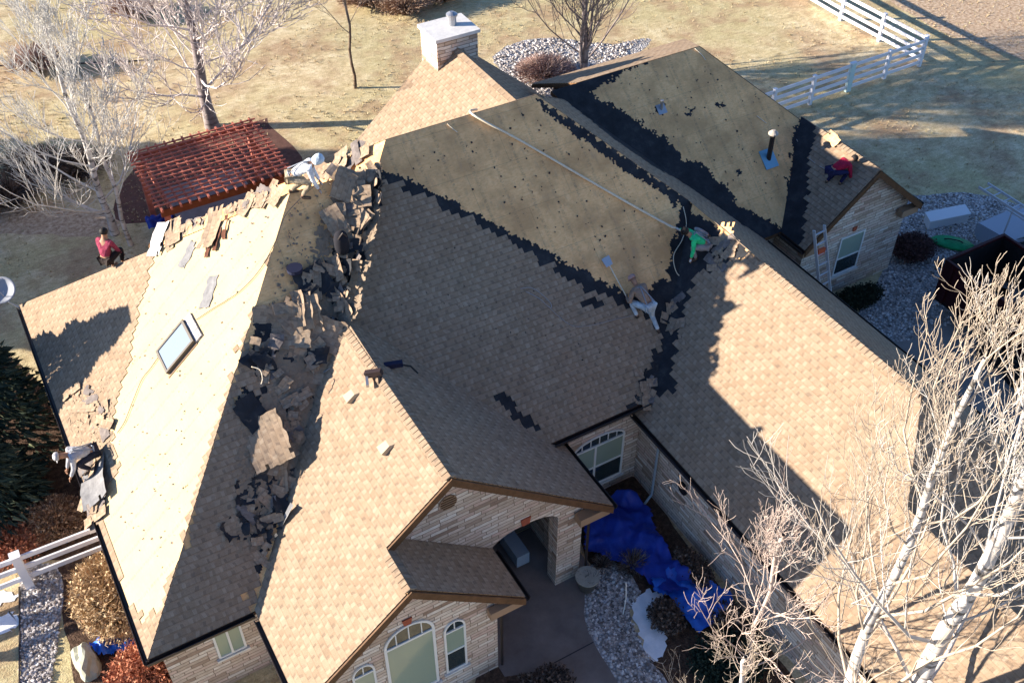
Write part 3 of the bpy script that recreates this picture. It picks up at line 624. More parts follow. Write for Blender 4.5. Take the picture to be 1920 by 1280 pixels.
# loose stones
def stones(name,L,n,z,seed,label=None,smin=.02,smax=.055):
    P=[at(x,y,0) for x,y in L]; poly=[(p.x,p.y) for p in P]; xs=[p[0] for p in poly]; ys=[p[1] for p in poly]; r=random.Random(seed); mb=MB(); k=0
    while k<n:
        x,y=r.uniform(min(xs),max(xs)),r.uniform(min(ys),max(ys))
        if not inpoly((x,y),poly): continue
        k+=1; s=r.uniform(smin,smax); a=r.random()*6
        b=len(mb.v); q=[(math.cos(a+i*1.57)*s*r.uniform(.7,1.2),math.sin(a+i*1.57)*s*r.uniform(.7,1.2)) for i in range(4)]
        mb.v+= [(x+u*1.0,y+w_,z-.005) for u,w_ in q]+[(x+u*.6,y+w_*.6,z+s*.7) for u,w_ in q]
        for i in range(4): mb.f.append((b+i,b+(i+1)%4,b+4+(i+1)%4,b+4+i)); mb.uv.append(None); mb.mi.append(0)
        mb.f.append((b+4,b+5,b+6,b+7)); mb.uv.append(None); mb.mi.append(0)
    return tag(mb.build(name,stm,fix=False),kind='stuff')
stm=newmat('stones',rough=.9,spec=.1); g=N(stm); gi=g.n('ShaderNodeNewGeometry'); g.col(g.ramp(gi.outputs['Random Per Island'],[(0,(.13,.11,.10)),(.4,(.36,.33,.31)),(.75,(.55,.50,.47)),(1,(.80,.79,.78))]))
stones('gravel_stones',[(1105,1062),(1160,1056),(1200,1110),(1180,1150),(1215,1230),(1260,1300),(1190,1300),(1103,1180)],1500,.014,2)
stones('gravel_stones',[(1690,380),(1740,366),(1820,362),(1912,385),(1912,560),(1700,640),(1610,590),(1660,500)],2500,.008,3,smin=.025,smax=.06)
stones('gravel_stones',[(42,1075),(100,1058),(120,1110),(108,1200),(95,1290),(36,1290),(38,1180)],900,.009,4)
stones('gravel_stones',[(925,112),(945,90),(985,76),(1040,72),(1090,78),(1150,84),(1205,72),(1130,150),(1060,190),(1003,184),(955,150)],1800,.006,5,smin=.03,smax=.07)
# dry grass tufts
gt=newmat('dry_grass_blades',rough=.9,spec=.1); g=N(gt); gi=g.n('ShaderNodeNewGeometry'); g.col(g.ramp(gi.outputs['Random Per Island'],[(0,(.30,.20,.11)),(.35,(.52,.42,.26)),(.7,(.68,.58,.40)),(1,(.40,.38,.18))]))
mb=MB(); r=random.Random(21)
def tuft(x,y,s,nb):
    for k in range(nb):
        a=r.random()*6.28; l=s*r.uniform(.5,1); d=Vector((math.cos(a),math.sin(a),0)); w_=Vector((-d.y,d.x,0))*s*.12; p=Vector((x,y,0))+d*r.random()*s*.4
        b=len(mb.v); q=p+d*l*.5+Vector((0,0,l*.8)); mb.v+=[tuple(p-w_),tuple(p+w_),tuple(q)]; mb.f.append((b,b+1,b+2)); mb.uv.append(None); mb.mi.append(0)
for k in range(16000):
    X,Y=r.uniform(-60,1980),r.uniform(-40,520)
    p=at(X,Y,0)
    if noise.noise(Vector((p.x*.35,p.y*.35,1)))+r.uniform(-.3,.3)<-.05: continue
    if 14.9<p.x and p.y<27 and p.x<24.8: continue
    if p.y<28.5 and -1<p.x<25 : continue
    tuft(p.x,p.y,r.uniform(.04,.13),5)
tag(mb.build('dry_grass',gt,fix=False),kind='stuff')
# ---------------- fences ----------------
vin=simple_noise_mat('white_vinyl',[(.3,(.74,.73,.75)),(.7,(.82,.81,.83))],1.5,.5,0); vin2=newmat('pale_green_vinyl',(.55,.70,.68),.5)
def fence(name,label,P,step,h=1.25,rails=(.28,.68,1.08),rw=.05,rh=.15,pw=.13,odd=None,mat=None,group='white rail fences round the yard'):
    mat=mat or vin
    o=empty(name,(P[0][0],P[0][1],0),label=label,cat='fence',group=group); inv=Matrix.Translation((-P[0][0],-P[0][1],0))
    for si in range(len(P)-1):
        a=Vector((*P[si],0)); b=Vector((*P[si+1],0)); L=(b-a).length; d=(b-a)/L; n=max(1,round(L/step))
        for rz in rails:
            q=MB().bar(a+Vector((0,0,rz)),b+Vector((0,0,rz)),rw,rh).build('rail',mat,o); q.matrix_parent_inverse=inv
        for k in range(n+1):
            if k==0 and si>0: continue
            p=a+d*(L*k/n); wd=pw*(1.9 if odd is not None and (si,k)==odd else 1)
            q=MB().box((p.x-wd/2,p.y-pw/2,0),(p.x+wd/2,p.y+pw/2,h)).build('post',vin2 if odd is not None and (si,k)==odd else mat,o); q.matrix_parent_inverse=inv
            c=MB().prism([(p.x-wd*.6,p.y-pw*.6,h+.002),(p.x+wd*.6,p.y-pw*.6,h+.002),(p.x+wd*.6,p.y+pw*.6,h+.002),(p.x-wd*.6,p.y+pw*.6,h+.002)],(0,0,.04)).build('post_cap',mat,q); c.matrix_parent_inverse=Matrix()
    return o
fence('rail_fence','white four rail fence running away from its corner post at upper right',[(35.2,26.75),(35.05,31.4),(35.2,46.5)],2.35,rails=(.2,.52,.84,1.16),rh=.13)
fence('rail_fence','white rail fence in shade with one pale green post, right of the stripped roof',[(24.9,26.5),(35.0,26.6)],2.05,rails=(.2,.52,.84,1.16),rh=.13,odd=(0,3))
fence('rail_fence','white three rail fence meeting the left eave beside the tan shrub',[(-.52,18.75),(-7.2,18.9)],2.0,h=1.2,rails=(.35,.72,1.08),pw=.2,rh=.14)
# ---------------- pergola ----------------
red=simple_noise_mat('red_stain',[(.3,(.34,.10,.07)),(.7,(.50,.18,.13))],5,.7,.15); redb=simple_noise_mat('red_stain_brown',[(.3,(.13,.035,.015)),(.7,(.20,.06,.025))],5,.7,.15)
pg=empty('pergola',(6,30.2,0),label='dark red stained timber pergola with a square lattice top over the patio',cat='pergola'); pin=Matrix.Translation((-6,-30.2,0))
def pgp(mb,n,m=None): o=mb.build(n,m or red,pg); o.matrix_parent_inverse=pin; return o
x0,x1,y0,y1,zt=3.95,8.2,28.75,32.35,2.45
for X in (x0+.2,x1-.2):
    for Y in (y0+.25,y1-.25): pgp(MB().box((X-.09,Y-.09,0),(X+.09,Y+.09,zt-.2)),'post')
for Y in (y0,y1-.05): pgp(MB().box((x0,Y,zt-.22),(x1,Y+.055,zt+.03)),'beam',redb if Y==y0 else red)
for X in (x0+.3,x1-.35): pgp(MB().box((X,y0+.06,zt-.22),(X+.055,y1-.06,zt-.002)),'beam')
for k in range(15):
    X=x0+.02+k*(x1-x0-.08)/14; pgp(MB().box((X,y0-.12+.0,zt+.032),(X+.06,y1+.15,zt+.13)),'rafter')
for k in range(15):
    Y=y0+.1+k*(y1-y0-.2)/14; pgp(MB().box((x0-.12,Y,zt+.132),(x1+.12,Y+.055,zt+.17)),'slat')
# covered hot tub and patio things under the pergola
ht=MB().box((4.7,29.0,.0),(7.3,32.2,.85)); o=ht.build('hot_tub',simple_noise_mat('tub_side',[(.3,(.10,.05,.035)),(.7,(.15,.08,.05))],5)); tag(o,'square hot tub under the pergola with a grey cover','hot tub')
sub(MB().box((4.65,28.95,.852),(7.35,32.25,.95)).build('cover',simple_noise_mat('tub_cover',[(.3,(.19,.18,.19)),(.7,(.27,.26,.27))],3)),o)
# ---------------- planter, stake, bench ----------------
def potf(x,y):
    o=MB().lathe([(.16,0),(.2,.08),(.25,.36),(.29,.42),(.29,.47),(.25,.47),(.23,.4)],c=(x,y,.01),n=20).build('planter',simple_noise_mat('pot_glaze',[(.3,(.06,.055,.05)),(.7,(.12,.11,.09))],5,.4,.1),smooth=True)
    tag(o,'dark round planter with a pale rim at the foot of the entrance pillar','planter')
    sub(MB().lathe([(.26,.465),(.3,.465),(.3,.5),(.26,.5)],c=(x,y,.01),n=20).build('rim',simple_noise_mat('pot_rim',[(.3,(.3,.29,.24)),(.7,(.4,.38,.32))],5)),o)
    m=MB(); r=random.Random(4)
    for k in range(60):
        a=r.random()*6.28; q=r.random()*.2; m.tube([(x+q*math.cos(a),y+q*math.sin(a),.42),(x+q*1.5*math.cos(a+.4),y+q*1.5*math.sin(a+.4),.5+r.random()*.12)],[.006,.002],4)
    sub(m.build('dead_plant',M['gutter'],fix=False),o)
potf(8.95,11.95)
p=at(1168,1152,0); tag(MB().tube([p,p+Vector((.05,.02,.6)),p+Vector((0,.03,1.3))],[.014,.013,.012],6).build('garden_stake',M['frame']),'thin white stake standing in the gravel below the blue tarp','stake')
b_=MB().box((7.75,13.25,.1),(8.1,14.1,.5)); tag(b_.build('storage_bench',newmat('bench_blue',(.30,.38,.46),.5)),'pale blue grey storage bench inside the arched porch','bench')
# ---------------- tarps ----------------
def fold(x,y): return .10*(1-abs(2*((x*1.1+y*.6+.5*noise.noise(Vector((x,y,5))))%1)-1))**3+.07*(1-abs(2*((y*1.7-x*.8+.7*noise.noise(Vector((x,y,8))))%1)-1))**3
def tarp(name,L,label,mat,hfun,res=.06,z0=.03,seed=1):
    P=[at(x,y,0) for x,y in L]; poly=[(p.x,p.y) for p in P]; xs=[p[0] for p in poly]; ys=[p[1] for p in poly]
    nx=int((max(xs)-min(xs))/res)+1; ny=int((max(ys)-min(ys))/res)+1; mb=MB(); idx={}
    def V(i,j):
        if (i,j) not in idx:
            x=min(xs)+i*res; y=min(ys)+j*res; idx[(i,j)]=len(mb.v); mb.v.append((x+.04*noise.noise(Vector((x*5,y*5,1))),y+.04*noise.noise(Vector((x*5,y*5,7))),z0+max(0,hfun(x,y))+fold(x*.75,y*.75)))
        return idx[(i,j)]
    for i in range(nx):
        for j in range(ny):
            if inpoly((min(xs)+(i+.5)*res,min(ys)+(j+.5)*res),poly): mb.f.append((V(i,j),V(i+1,j),V(i+1,j+1),V(i,j+1))); mb.uv.append(None); mb.mi.append(0)
    o=mb.build(name,mat,smooth=True,fix=False); return tag(o,label,'tarp')
blue=simple_noise_mat('blue_tarp',[(.35,(.005,.022,.24)),(.6,(.012,.05,.38))],2,.4,.15,5,spec=.4)
blue2=simple_noise_mat('bright_blue_tarp',[(.35,(.008,.07,.42)),(.6,(.02,.16,.66))],2,.35,.15,5,spec=.5)
rg=lambda x,y,s: abs(noise.noise(Vector((x*s,y*s,2))))
tarp('blue_tarp',[(1094,975),(1100,955),(1150,938),(1190,935),(1215,965),(1232,1010),(1262,1060),(1290,1085),(1300,1120),(1250,1130),(1205,1095),(1180,1072),(1140,1058),(1096,1040)],'large dark blue tarp spread over shrubs in the entrance corner',blue,lambda x,y:.12+.35*rg(x,y,1.1)+.12*rg(x+y,y-x,2.5))
tarp('blue_tarp',[(1215,1085),(1262,1078),(1310,1090),(1372,1120),(1368,1160),(1310,1192),(1290,1185),(1255,1130),(1225,1120)],'brighter blue tarp end trailing towards the bare tree below the garage eave',blue2,lambda x,y:.10+.30*rg(x,y,1.6)+.1*rg(x+y,y-x,4))
tarp('blue_tarp',[(172,1212),(200,1205),(262,1207),(262,1220),(220,1235),(185,1232)],'crumpled light blue tarp between the tan and rust shrubs',blue2,lambda x,y:.1+.5*rg(x,y,4),res=.05)
tarp('blue_tarp',[(275,425),(300,415),(370,398),(372,410),(310,430),(285,440)],'bit of blue tarp showing between the pergola and the roof edge',blue,lambda x,y:.1+.3*rg(x,y,4),res=.06,z0=.1)
gcov=simple_noise_mat('grey_green_cover',[(.3,(.30,.31,.24)),(.7,(.45,.45,.36))],2,.7,.3)
def rocky(name,label,cat,c,s,mat,seed=1,squash=.7):
    r=random.Random(seed); import bmesh
    bm=bmesh.new(); bmesh.ops.create_icosphere(bm,subdivisions=3,radius=1)
    for v_ in bm.verts:
        q=v_.co.copy(); k=1+.35*noise.noise(q*1.3+Vector((seed,0,0)))+.12*noise.noise(q*4); v_.co=Vector((q.x*s[0]*k,q.y*s[1]*k,max(-.1,q.z)*s[2]*k))
    me=bpy.data.meshes.new(name); bm.to_mesh(me); bm.free(); me.materials.append(mat); o=bpy.data.objects.new(name,me); COL.objects.link(o); o.location=c
    return tag(o,label,cat)
rocky('boulder','pale grey green boulder beside the rust shrub','boulder',(-2.05,15.95,.0),(.28,.5,.5),gcov,3)
# bright sunlit patch object: pale sheet standing in for sunlight on the small gable
# ---------------- trees ----------------
def bark(name,a,b,dark,bands=True,sc_=1.0):
    m=newmat(name,rough=.85,spec=.15); g=N(m); v=g.tc('Object'); x=g.noise(v,5*sc_,5,.6); c=g.ramp(x.outputs[0],[(.3,a),(.7,b)])
    if bands:
        y=g.noise(g.mapp(v,scale=(1,1,5)),1.8*sc_,3,.6); c=g.mix(g.ramp(y.outputs[0],[(.54,(0,0,0)),(.60,(.9,.9,.9))]),c,dark); z=g.noise(v,1.2,4,.6); c=g.mix(g.ramp(z.outputs[0],[(.45,(0,0,0)),(.7,(.6,.6,.6))]),c,(.33,.30,.28))
    g.col(c); g.bump(x.outputs[0],.4,.02); return m
B_white=bark('white_bark',(.44,.41,.38),(.64,.61,.58),(.09,.08,.07)); B_twig=bark('aspen_twig',(.33,.27,.21),(.48,.41,.33),(.4,.34,.29),False)
B_grey=bark('grey_bark',(.16,.13,.13),(.28,.24,.24),(.08,.07,.07)); T_pink=bark('pink_twig',(.54,.48,.46),(.72,.66,.63),(.3,.25,.25),False)
B_brown=bark('brown_bark',(.09,.06,.045),(.15,.11,.08),(.05,.04,.03)); T_brown=bark('brown_twig',(.22,.17,.14),(.34,.28,.24),(.3,.25,.25),False)
def tree(name,label,base,H,r0,seed,barkm,twigm,prim=18,f0=.3,L0=.45,up=.55,ang=50,sec=7,ter=5,trunk_top=.04,wob=.05,tmin=.006,fork=None,lean=(0,0),qua=0,group=None,curl=.22,droop=0):
    r=random.Random(seed); T=MB(); C=MB(); base=Vector(base)
    root=empty(name,base,label=label,cat='tree',group=group); inv=Matrix.Translation(-base)
    def perp(d):
        a=d.orthogonal().normalized(); b=d.cross(a); t=r.random()*6.283; return a*math.cos(t)+b*math.sin(t)
    def br(p,d,L,rad,lv,mb,tend=.3):
        n=max(3,int(5 if lv<2 else 4)); pts=[p.copy()]; rs=[rad]; q=p.copy(); dd=d.normalized()
        for i in range(n):
            dd=(dd+perp(dd)*curl*r.random()+Vector((0,0,1))*(up*.35 if lv>0 else 0)*(1 if not droop else (1-droop*i/n))).normalized()
            q=q+dd*(L/n); pts.append(q.copy()); rs.append(max(tmin*.6,rad+(rad*tend-rad)*(i+1)/n))
        mb.tube(pts,rs,6 if lv==0 else (5 if lv==1 else 3),cap=False)
        return pts,rs
    def pt(pts,rs,t):
        x=t*(len(pts)-1); i=min(int(x),len(pts)-2); f=x-i; return pts[i].lerp(pts[i+1],f),rs[i]*(1-f)+rs[i+1]*f,(pts[i+1]-pts[i]).normalized()
    def kids(pts,rs,L,lv,n):
        for k in range(n):
            t=.2+.8*(k+r.random())/n; t=min(t,.99); p,rad,d=pt(pts,rs,t)
            a=R(r.uniform(22,48)); nd=d*math.cos(a)+perp(d)*math.sin(a); l=L*r.uniform(.32,.6)*(1.15-.6*t)
            P,RS=br(p,nd,l,max(tmin*(1 if lv<3 else .8),min(rad*.55,l*.009)),lv,C)
            if lv==2 and ter: kids(P,RS,l,3,ter)
            elif lv==3 and qua: kids(P,RS,l,4,qua)
    # trunk
    n=10; pts=[base.copy()]; rs=[r0]; 
    for i in range(1,n+1):
        t=i/n; pts.append(base+Vector((lean[0]*t*H+wob*math.sin(i*1.3+seed)*1.0,lean[1]*t*H+wob*math.cos(i*1.7+seed),H*t))); rs.append(r0*(1-t)+trunk_top*t if t<1 else trunk_top)
    rs[0]=r0*1.25
    T.tube(pts,rs,10,cap=False)
    az=r.random()*6
    for k in range(prim):
        t=f0+(1-f0)*((k+.5)/prim)**.9; p,rad,d=pt(pts,rs,min(t,.98)); az+=2.4+r.uniform(-.4,.4)
        a=R(ang*(1.15-.55*t)+r.uniform(-8,8)); h=Vector((math.cos(az),math.sin(az),0)); nd=d*math.cos(a)+h*math.sin(a)
        l=H*L0*(1.15-.85*(t-f0)/(1-f0))*r.uniform(.75,1.15)
        P,RS=br(p,nd,l,max(tmin*1.6,min(rad*.42,l*.0075)),1,C); kids(P,RS,l,2,sec)
    if fork:
        for (dx,dy,dz,rr) in fork:
            p=pts[int(n*f0)]; P,RS=br(p,Vector((dx,dy,dz)),Vector((dx,dy,dz)).length,rr,0,T,.25); kids(P,RS,Vector((dx,dy,dz)).length,2,sec+6)
    o=T.build('trunk',barkm,root,smooth=True,fix=False); o.matrix_parent_inverse=inv
    o=C.build('crown',twigm,root,smooth=True,fix=False); o.matrix_parent_inverse=inv
    return root
tree('aspen','tall bare aspen with white trunk standing before the garage roof, left of the thicker one',(10.35,5.62,0),12.4,.145,11,B_white,B_twig,prim=18,f0=.24,L0=.44,up=.8,ang=46,sec=9,ter=6,tmin=.0075,trunk_top=.03,curl=.42)
tree('aspen','thick white aspen trunk leaning to the right edge of the photo',(11.2,4.85,0),12.6,.225,5,B_white,bark('white_twig',(.42,.38,.34),(.58,.54,.49),(.4,.34,.29),False),prim=19,f0=.25,L0=.42,up=.65,ang=60,sec=9,ter=7,tmin=.0075,trunk_top=.05,lean=(.015,.0),curl=.42)
tree('aspen','bare aspen behind the two white trunks, over the right end of the garage',(16.6,5.6,0),11.5,.09,31,B_white,B_twig,prim=16,f0=.3,L0=.42,up=.8,ang=40,sec=9,ter=5,tmin=.010,curl=.4)
tree('aspen','small pinkish bare tree whose curled twigs reach over the garage eave',(10.15,7.75,0),6.3,.045,17,bark('curly_bark',(.36,.29,.25),(.5,.42,.37),(.3,.25,.2),False),bark('curly_twig',(.42,.33,.28),(.56,.46,.40),(.4,.34,.29),False),prim=15,f0=.2,L0=.50,up=.55,ang=60,sec=9,ter=6,tmin=.008,curl=.5)
tree('bare_shrub_tree','low many stemmed bare tree in front of the dark green shrub, bottom edge',(9.35,7.2,0),3.6,.05,23,B_white,B_twig,prim=12,f0=.1,L0=.65,up=.5,ang=62,sec=8,ter=4,tmin=.007,curl=.5)
tree('bare_tree','large grey bare tree with many upright limbs behind the pergola',(7.8,36.8,0),9.8,.24,3,B_grey,T_pink,prim=46,f0=.12,L0=.60,up=.5,ang=64,sec=14,ter=10,tmin=.021,curl=.35)
tree('birch','white stemmed bare birch behind the seated worker',(2.75,31.9,0),7.6,.13,8,B_white,bark('grey_white_twig',(.50,.48,.44),(.68,.66,.62),(.3,.3,.3),False),prim=22,f0=.10,L0=.62,up=.55,ang=62,sec=11,ter=9,tmin=.012,curl=.35,fork=[(-2.6,.8,2.1,.07)],lean=(-.02,0))
tree('birch','second slender white birch stem right of the seated worker',(3.05,31.0,0),5.6,.08,9,B_white,bark('pale_twig',(.50,.48,.44),(.68,.66,.62),(.3,.3,.3),False),prim=11,f0=.3,L0=.5,up=.6,ang=45,sec=9,ter=6,tmin=.012,curl=.35)
tree('young_tree','thin young bare tree casting a short shadow on the lawn left of the chimney',(13.8,36.8,0),5.6,.06,14,B_brown,T_brown,prim=9,f0=.38,L0=.4,up=.5,ang=48,sec=5,ter=3,tmin=.008)
tree('bare_tree','dark bare tree spreading over the pale gravel bed behind the roof',(22.35,32.95,0),8.2,.15,19,B_grey,bark('dark_twig',(.15,.12,.12),(.26,.22,.21),(.2,.17,.16),False),prim=34,f0=.05,L0=.66,up=.5,ang=54,sec=9,ter=6,tmin=.016,curl=.2,fork=[(-1.2,.3,5.5,.09),(1.3,-.3,5,.08)])
# ---------------- evergreens ----------------
needle=newmat('spruce_needles',rough=.8,spec=.2); g=N(needle); gi=g.n('ShaderNodeNewGeometry'); g.col(g.ramp(gi.outputs['Random Per Island'],[(0,(.02,.035,.025)),(.5,(.05,.08,.06)),(.85,(.10,.13,.09)),(1,(.2,.21,.12))]))
def spruce(label,base,H,rad,seed,n=5200,group=None,ls=1.0):
    base=Vector(base); root=empty('spruce',base,label=label,cat='tree',group=group); inv=Matrix.Translation(-base); r=random.Random(seed)
    o=MB().tube([base,base+Vector((0,0,H*.95))],[.14,.02],8).build('trunk',B_brown,root); o.matrix_parent_inverse=inv
    mb=MB()
    for k in range(n):
        t=r.random()**.75; z=.25+t*(H-.3); rr=rad*(1-t)**.85*(1+.18*math.sin(z*7))+.08; a=r.random()*6.283; q=math.sqrt(r.uniform(.15,1)); p=base+Vector((math.cos(a)*rr*q,math.sin(a)*rr*q,z-.25*q*rr))
        d=Vector((math.cos(a+r.uniform(-.5,.5)),math.sin(a+r.uniform(-.5,.5)),r.uniform(-.4,.2))).normalized(); L=r.uniform(.14,.34)*ls; s=d.cross(Vector((0,0,1))).normalized()*L*r.uniform(.25,.4)+Vector((0,0,r.uniform(-.04,.04)))
        b=len(mb.v); mb.v+=[tuple(p-s*.5),tuple(p+s*.5),tuple(p+d*L)]; mb.f.append((b,b+1,b+2)); mb.uv.append(None); mb.mi.append(0)
        b=len(mb.v); u_=Vector((0,0,L*.3)); mb.v+=[tuple(p-u_),tuple(p+u_),tuple(p+d*L*.9)]; mb.f.append((b,b+1,b+2)); mb.uv.append(None); mb.mi.append(0)
    o=mb.build('foliage',needle,root,fix=False); o.matrix_parent_inverse=inv; return root
spruce('dark green spruce crowding the left eave of the house',(-2.95,24.0,0),6.1,2.35,2,8500)
spruce('lower dark spruce below the tall one at the left eave',(-3.2,21.6,0),3.4,1.7,12,5200)
spruce('tall spruce out beyond the left edge whose shade falls on the lawn',(-9.3,42.0,0),7.4,3.3,3,5000,ls=2.6)
spruce('middle spruce of the row left of the lawn, only its shade in view',(-8.6,39.0,0),7.0,3.3,4,5000,ls=2.6)
spruce('near spruce of the row left of the lawn, shading the birch bases',(-8.4,36.0,0),6.6,3.2,5,5000,ls=2.6)
spruce('nearest spruce of the row left of the lawn, mostly beyond the photo',(-7.6,33.4,0),5.8,2.8,6,5000,ls=2.6)
# ---------------- shrubs ----------------
def shrub(name,label,base,rx,ry,H,seed,cols,n=900,th=.006,cat='shrub',group=None,leaf=0):
    base=Vector(base); r=random.Random(seed); mb=MB()
    m=newmat(name+'_mat_%d'%seed,rough=.9,spec=.1); g=N(m); gi=g.n('ShaderNodeNewGeometry'); g.col(g.ramp(gi.outputs['Random Per Island'],[(i/(len(cols)-1),c) for i,c in enumerate(cols)]))
    for k in range(n):
        a=r.random()*6.283; q=math.sqrt(r.random()); d=Vector((math.cos(a)*rx*q,math.sin(a)*ry*q,H*r.uniform(.55,1)*math.sqrt(max(.05,1-.75*q*q))))
        p0=Vector((d.x*.25*r.random(),d.y*.25*r.random(),0)); w_=Vector((r.uniform(-1,1),r.uniform(-1,1),r.uniform(-.3,1)))*.12*H
        pts=[p0,p0.lerp(d,.5)+w_*.6+Vector((0,0,.1*H)),d,d+w_*.9]
        if leaf:
            for i in range(leaf):
                c_=p0.lerp(d,r.uniform(.45,1.05))+Vector((r.uniform(-1,1),r.uniform(-1,1),r.uniform(-1,1)))*.06; e=Vector((r.uniform(-1,1),r.uniform(-1,1),r.uniform(-.5,.8))).normalized()*.07; f=e.orthogonal().normalized()*.035
                b=len(mb.v); mb.v+=[tuple(c_-f),tuple(c_+f),tuple(c_+e)]; mb.f.append((b,b+1,b+2)); mb.uv.append(None); mb.mi.append(0)
        mb.tube(pts,[th*1.4,th,th*.7,th*.4],3,cap=False)
    o=mb.build(name,m,fix=False); o.location=base; return tag(o,label,cat,group)
TAN=[(.20,.12,.06),(.42,.29,.16),(.58,.45,.28),(.30,.17,.09)]; RUST=[(.16,.05,.03),(.38,.13,.07),(.48,.22,.13),(.26,.09,.05)]; DK=[(.03,.02,.016),(.10,.07,.055),(.2,.15,.12)]
shrub('dry_shrub','big tan dried shrub beside the lower left eave',(-1.15,17.0,0),.85,1.25,1.5,1,TAN,2200,.008,leaf=3)
shrub('dry_shrub','rust red dried shrub at the bottom below the left roof corner',(-.75,14.7,0),1.1,.85,1.2,2,RUST,2300,.008,leaf=3)
shrub('dry_shrub','brown winter shrub under the spruce beside the left eave',(-1.8,20.2,0),.9,.8,.9,3,[(.10,.05,.03),(.3,.17,.1),(.4,.28,.18)],900,.007,leaf=2)
shrub('dry_shrub','reddish brown shrub left of the left eave above the white fence',(-2.9,20.0,0),1.0,.8,.8,4,RUST,900,.007,leaf=2)
shrub('dry_shrub','brown tangled shrub growing in the round pale gravel bed',(20.9,33.6,0),1.35,1.25,.9,5,[(.13,.07,.06),(.34,.22,.19),(.48,.38,.33)],1500,.010)
shrub('juniper','dark green spreading shrub between the tarp and the bottom edge',(10.6,8.6,0),.95,.8,.6,6,[(.008,.016,.012),(.02,.035,.025),(.04,.06,.045)],1000,.006,leaf=6)
shrub('dry_shrub','blackish shrub beside the snow patch',(10.05,10.25,0),.42,.5,.55,7,DK,700,.006,leaf=2)
shrub('dry_shrub','grey leafless shrub in the gravel between stake and tarp',(10.25,11.9,0),.5,.45,.45,8,DK+[(.3,.28,.26)],500,.006)
shrub('dry_shrub','dark twiggy shrub behind the stake near the pillar',(9.65,12.3,0),.3,.3,.4,9,DK+[(.3,.28,.26)],350,.006)
shrub('dry_shrub','dark low shrub below the front window at the bottom edge',(6.6,10.15,0),.8,.5,.5,10,DK,700,.006,leaf=3)
shrub('dry_shrub','brown clump against the wall under the garage eave',(11.45,11.0,0),.35,.7,.5,11,DK+[(.18,.1,.06)],500,.006,leaf=3)
shrub('dry_shrub','black brown shrub at the wall end near the small pink tree',(11.3,9.3,0),.5,.6,.6,12,DK,600,.006,leaf=3)
shrub('ornamental_grass','dark clump on the gravel beside the small stone gable wall',(25.3,17.5,0),.85,.7,.75,13,[(.02,.014,.016),(.10,.055,.05),(.16,.09,.08)],1100,.007,leaf=3)
shrub('dry_shrub','dark shrub at the foot of the small stone gable under its window',(22.0,16.6,0),1.1,.5,.5,14,[(.01,.014,.01),(.04,.05,.03)],900,.007,leaf=4)
for k,(X,Y,rx) in enumerate(((690,8,1.5),(760,22,1.4),(830,0,1.6))):
    p=at(X,Y,0); shrub('dry_shrub',['brown brush clump at the top edge, left of the chimney','pinkish brown brush clump above the chimney to its left','brush clump at the top edge straight above the chimney'][k],(p.x,p.y,0),rx,1.2,1.0,20+k,[(.14,.08,.05),(.36,.24,.17),(.46,.35,.26)],700,.014)
for k,(X,Y) in enumerate(((70,330),(20,380),(150,330),(70,130),(250,30))):
    p=at(X,Y,0); shrub('dry_shrub',['dark bushy clump under the leftmost birch branches','dark bush at the left edge beside the birches','grey bush behind the birch stems','pinkish brown brush at the far upper left','reddish brush in the top left corner behind the grey tree'][k],(p.x,p.y,0),1.3,1.2,1.1,30+k,DK+[(.2,.14,.11)] if k<3 else [(.2,.12,.09),(.42,.29,.24),(.5,.4,.34)],700,.012)
# ---------------- torn shingles and felt ----------------
DM=shingle_mat('torn_shingle',(.95,.95,.97)); DB=simple_noise_mat('shingle_back',[(.3,(.10,.085,.08)),(.7,(.22,.19,.175))],6,.9,.2)
WB=simple_noise_mat('weathered_underside',[(.3,(.14,.14,.145)),(.7,(.24,.24,.245))],6,.9,.2)
def sheetmesh(w,h,seed,bend=.12,tabs=True,th=.008,rows=1,ragged=.04):
    r=random.Random(seed); nx=max(3,int(w/.11)); ny=max(2,int(h/.07)); mb=MB(); ph=r.random()*6
    def H(x,y): return bend*(math.sin(x/w*3.1+ph)*.5+ (y/h-.5)**2*1.2)+.012*noise.noise(Vector((x*7,y*7,seed)))
    edge=[r.uniform(-ragged,ragged) for _ in range(nx+2)]; keep=lambda i,j: not (r2[(i,j)])
    r2={(i,j):(ragged>0 and (i in (0,nx-1) or j in (0,ny-1)) and r.random()<.07) for i in range(nx) for j in range(ny)}
    def V(i,j,top): 
        x=-w/2+w*i/nx+(edge[j%len(edge)]*.6 if i in (0,nx) else 0); y=-h/2+h*j/ny+(edge[i] if j in (0,ny) else 0)
        return (x,y,H(x+w/2,y+h/2)+(th if top else 0))
    for i in range(nx):
        for j in range(ny):
            if r2[(i,j)]: continue
            P=[V(i,j,1),V(i+1,j,1),V(i+1,j+1,1),V(i,j+1,1)]; Q=[V(i,j,0),V(i,j+1,0),V(i+1,j+1,0),V(i+1,j,0)]
            uv=[(p[0]+seed,p[1]+seed) for p in P]
            mb.quad(P,uv,0); mb.quad(Q,[(p[0],p[1]) for p in Q],1)
            for a,b,(di,dj) in (((i,j),(i+1,j),(0,-1)),((i+1,j),(i+1,j+1),(1,0)),((i+1,j+1),(i,j+1),(0,1)),((i,j+1),(i,j),(-1,0))):
                nn=(i+di,j+dj)
                if nn in r2 and not r2[nn]: continue
                mb.quad([V(*a,1),V(*a,0),V(*b,0),V(*b,1)],[(0,0)]*4,1)
    return mb
protos={}
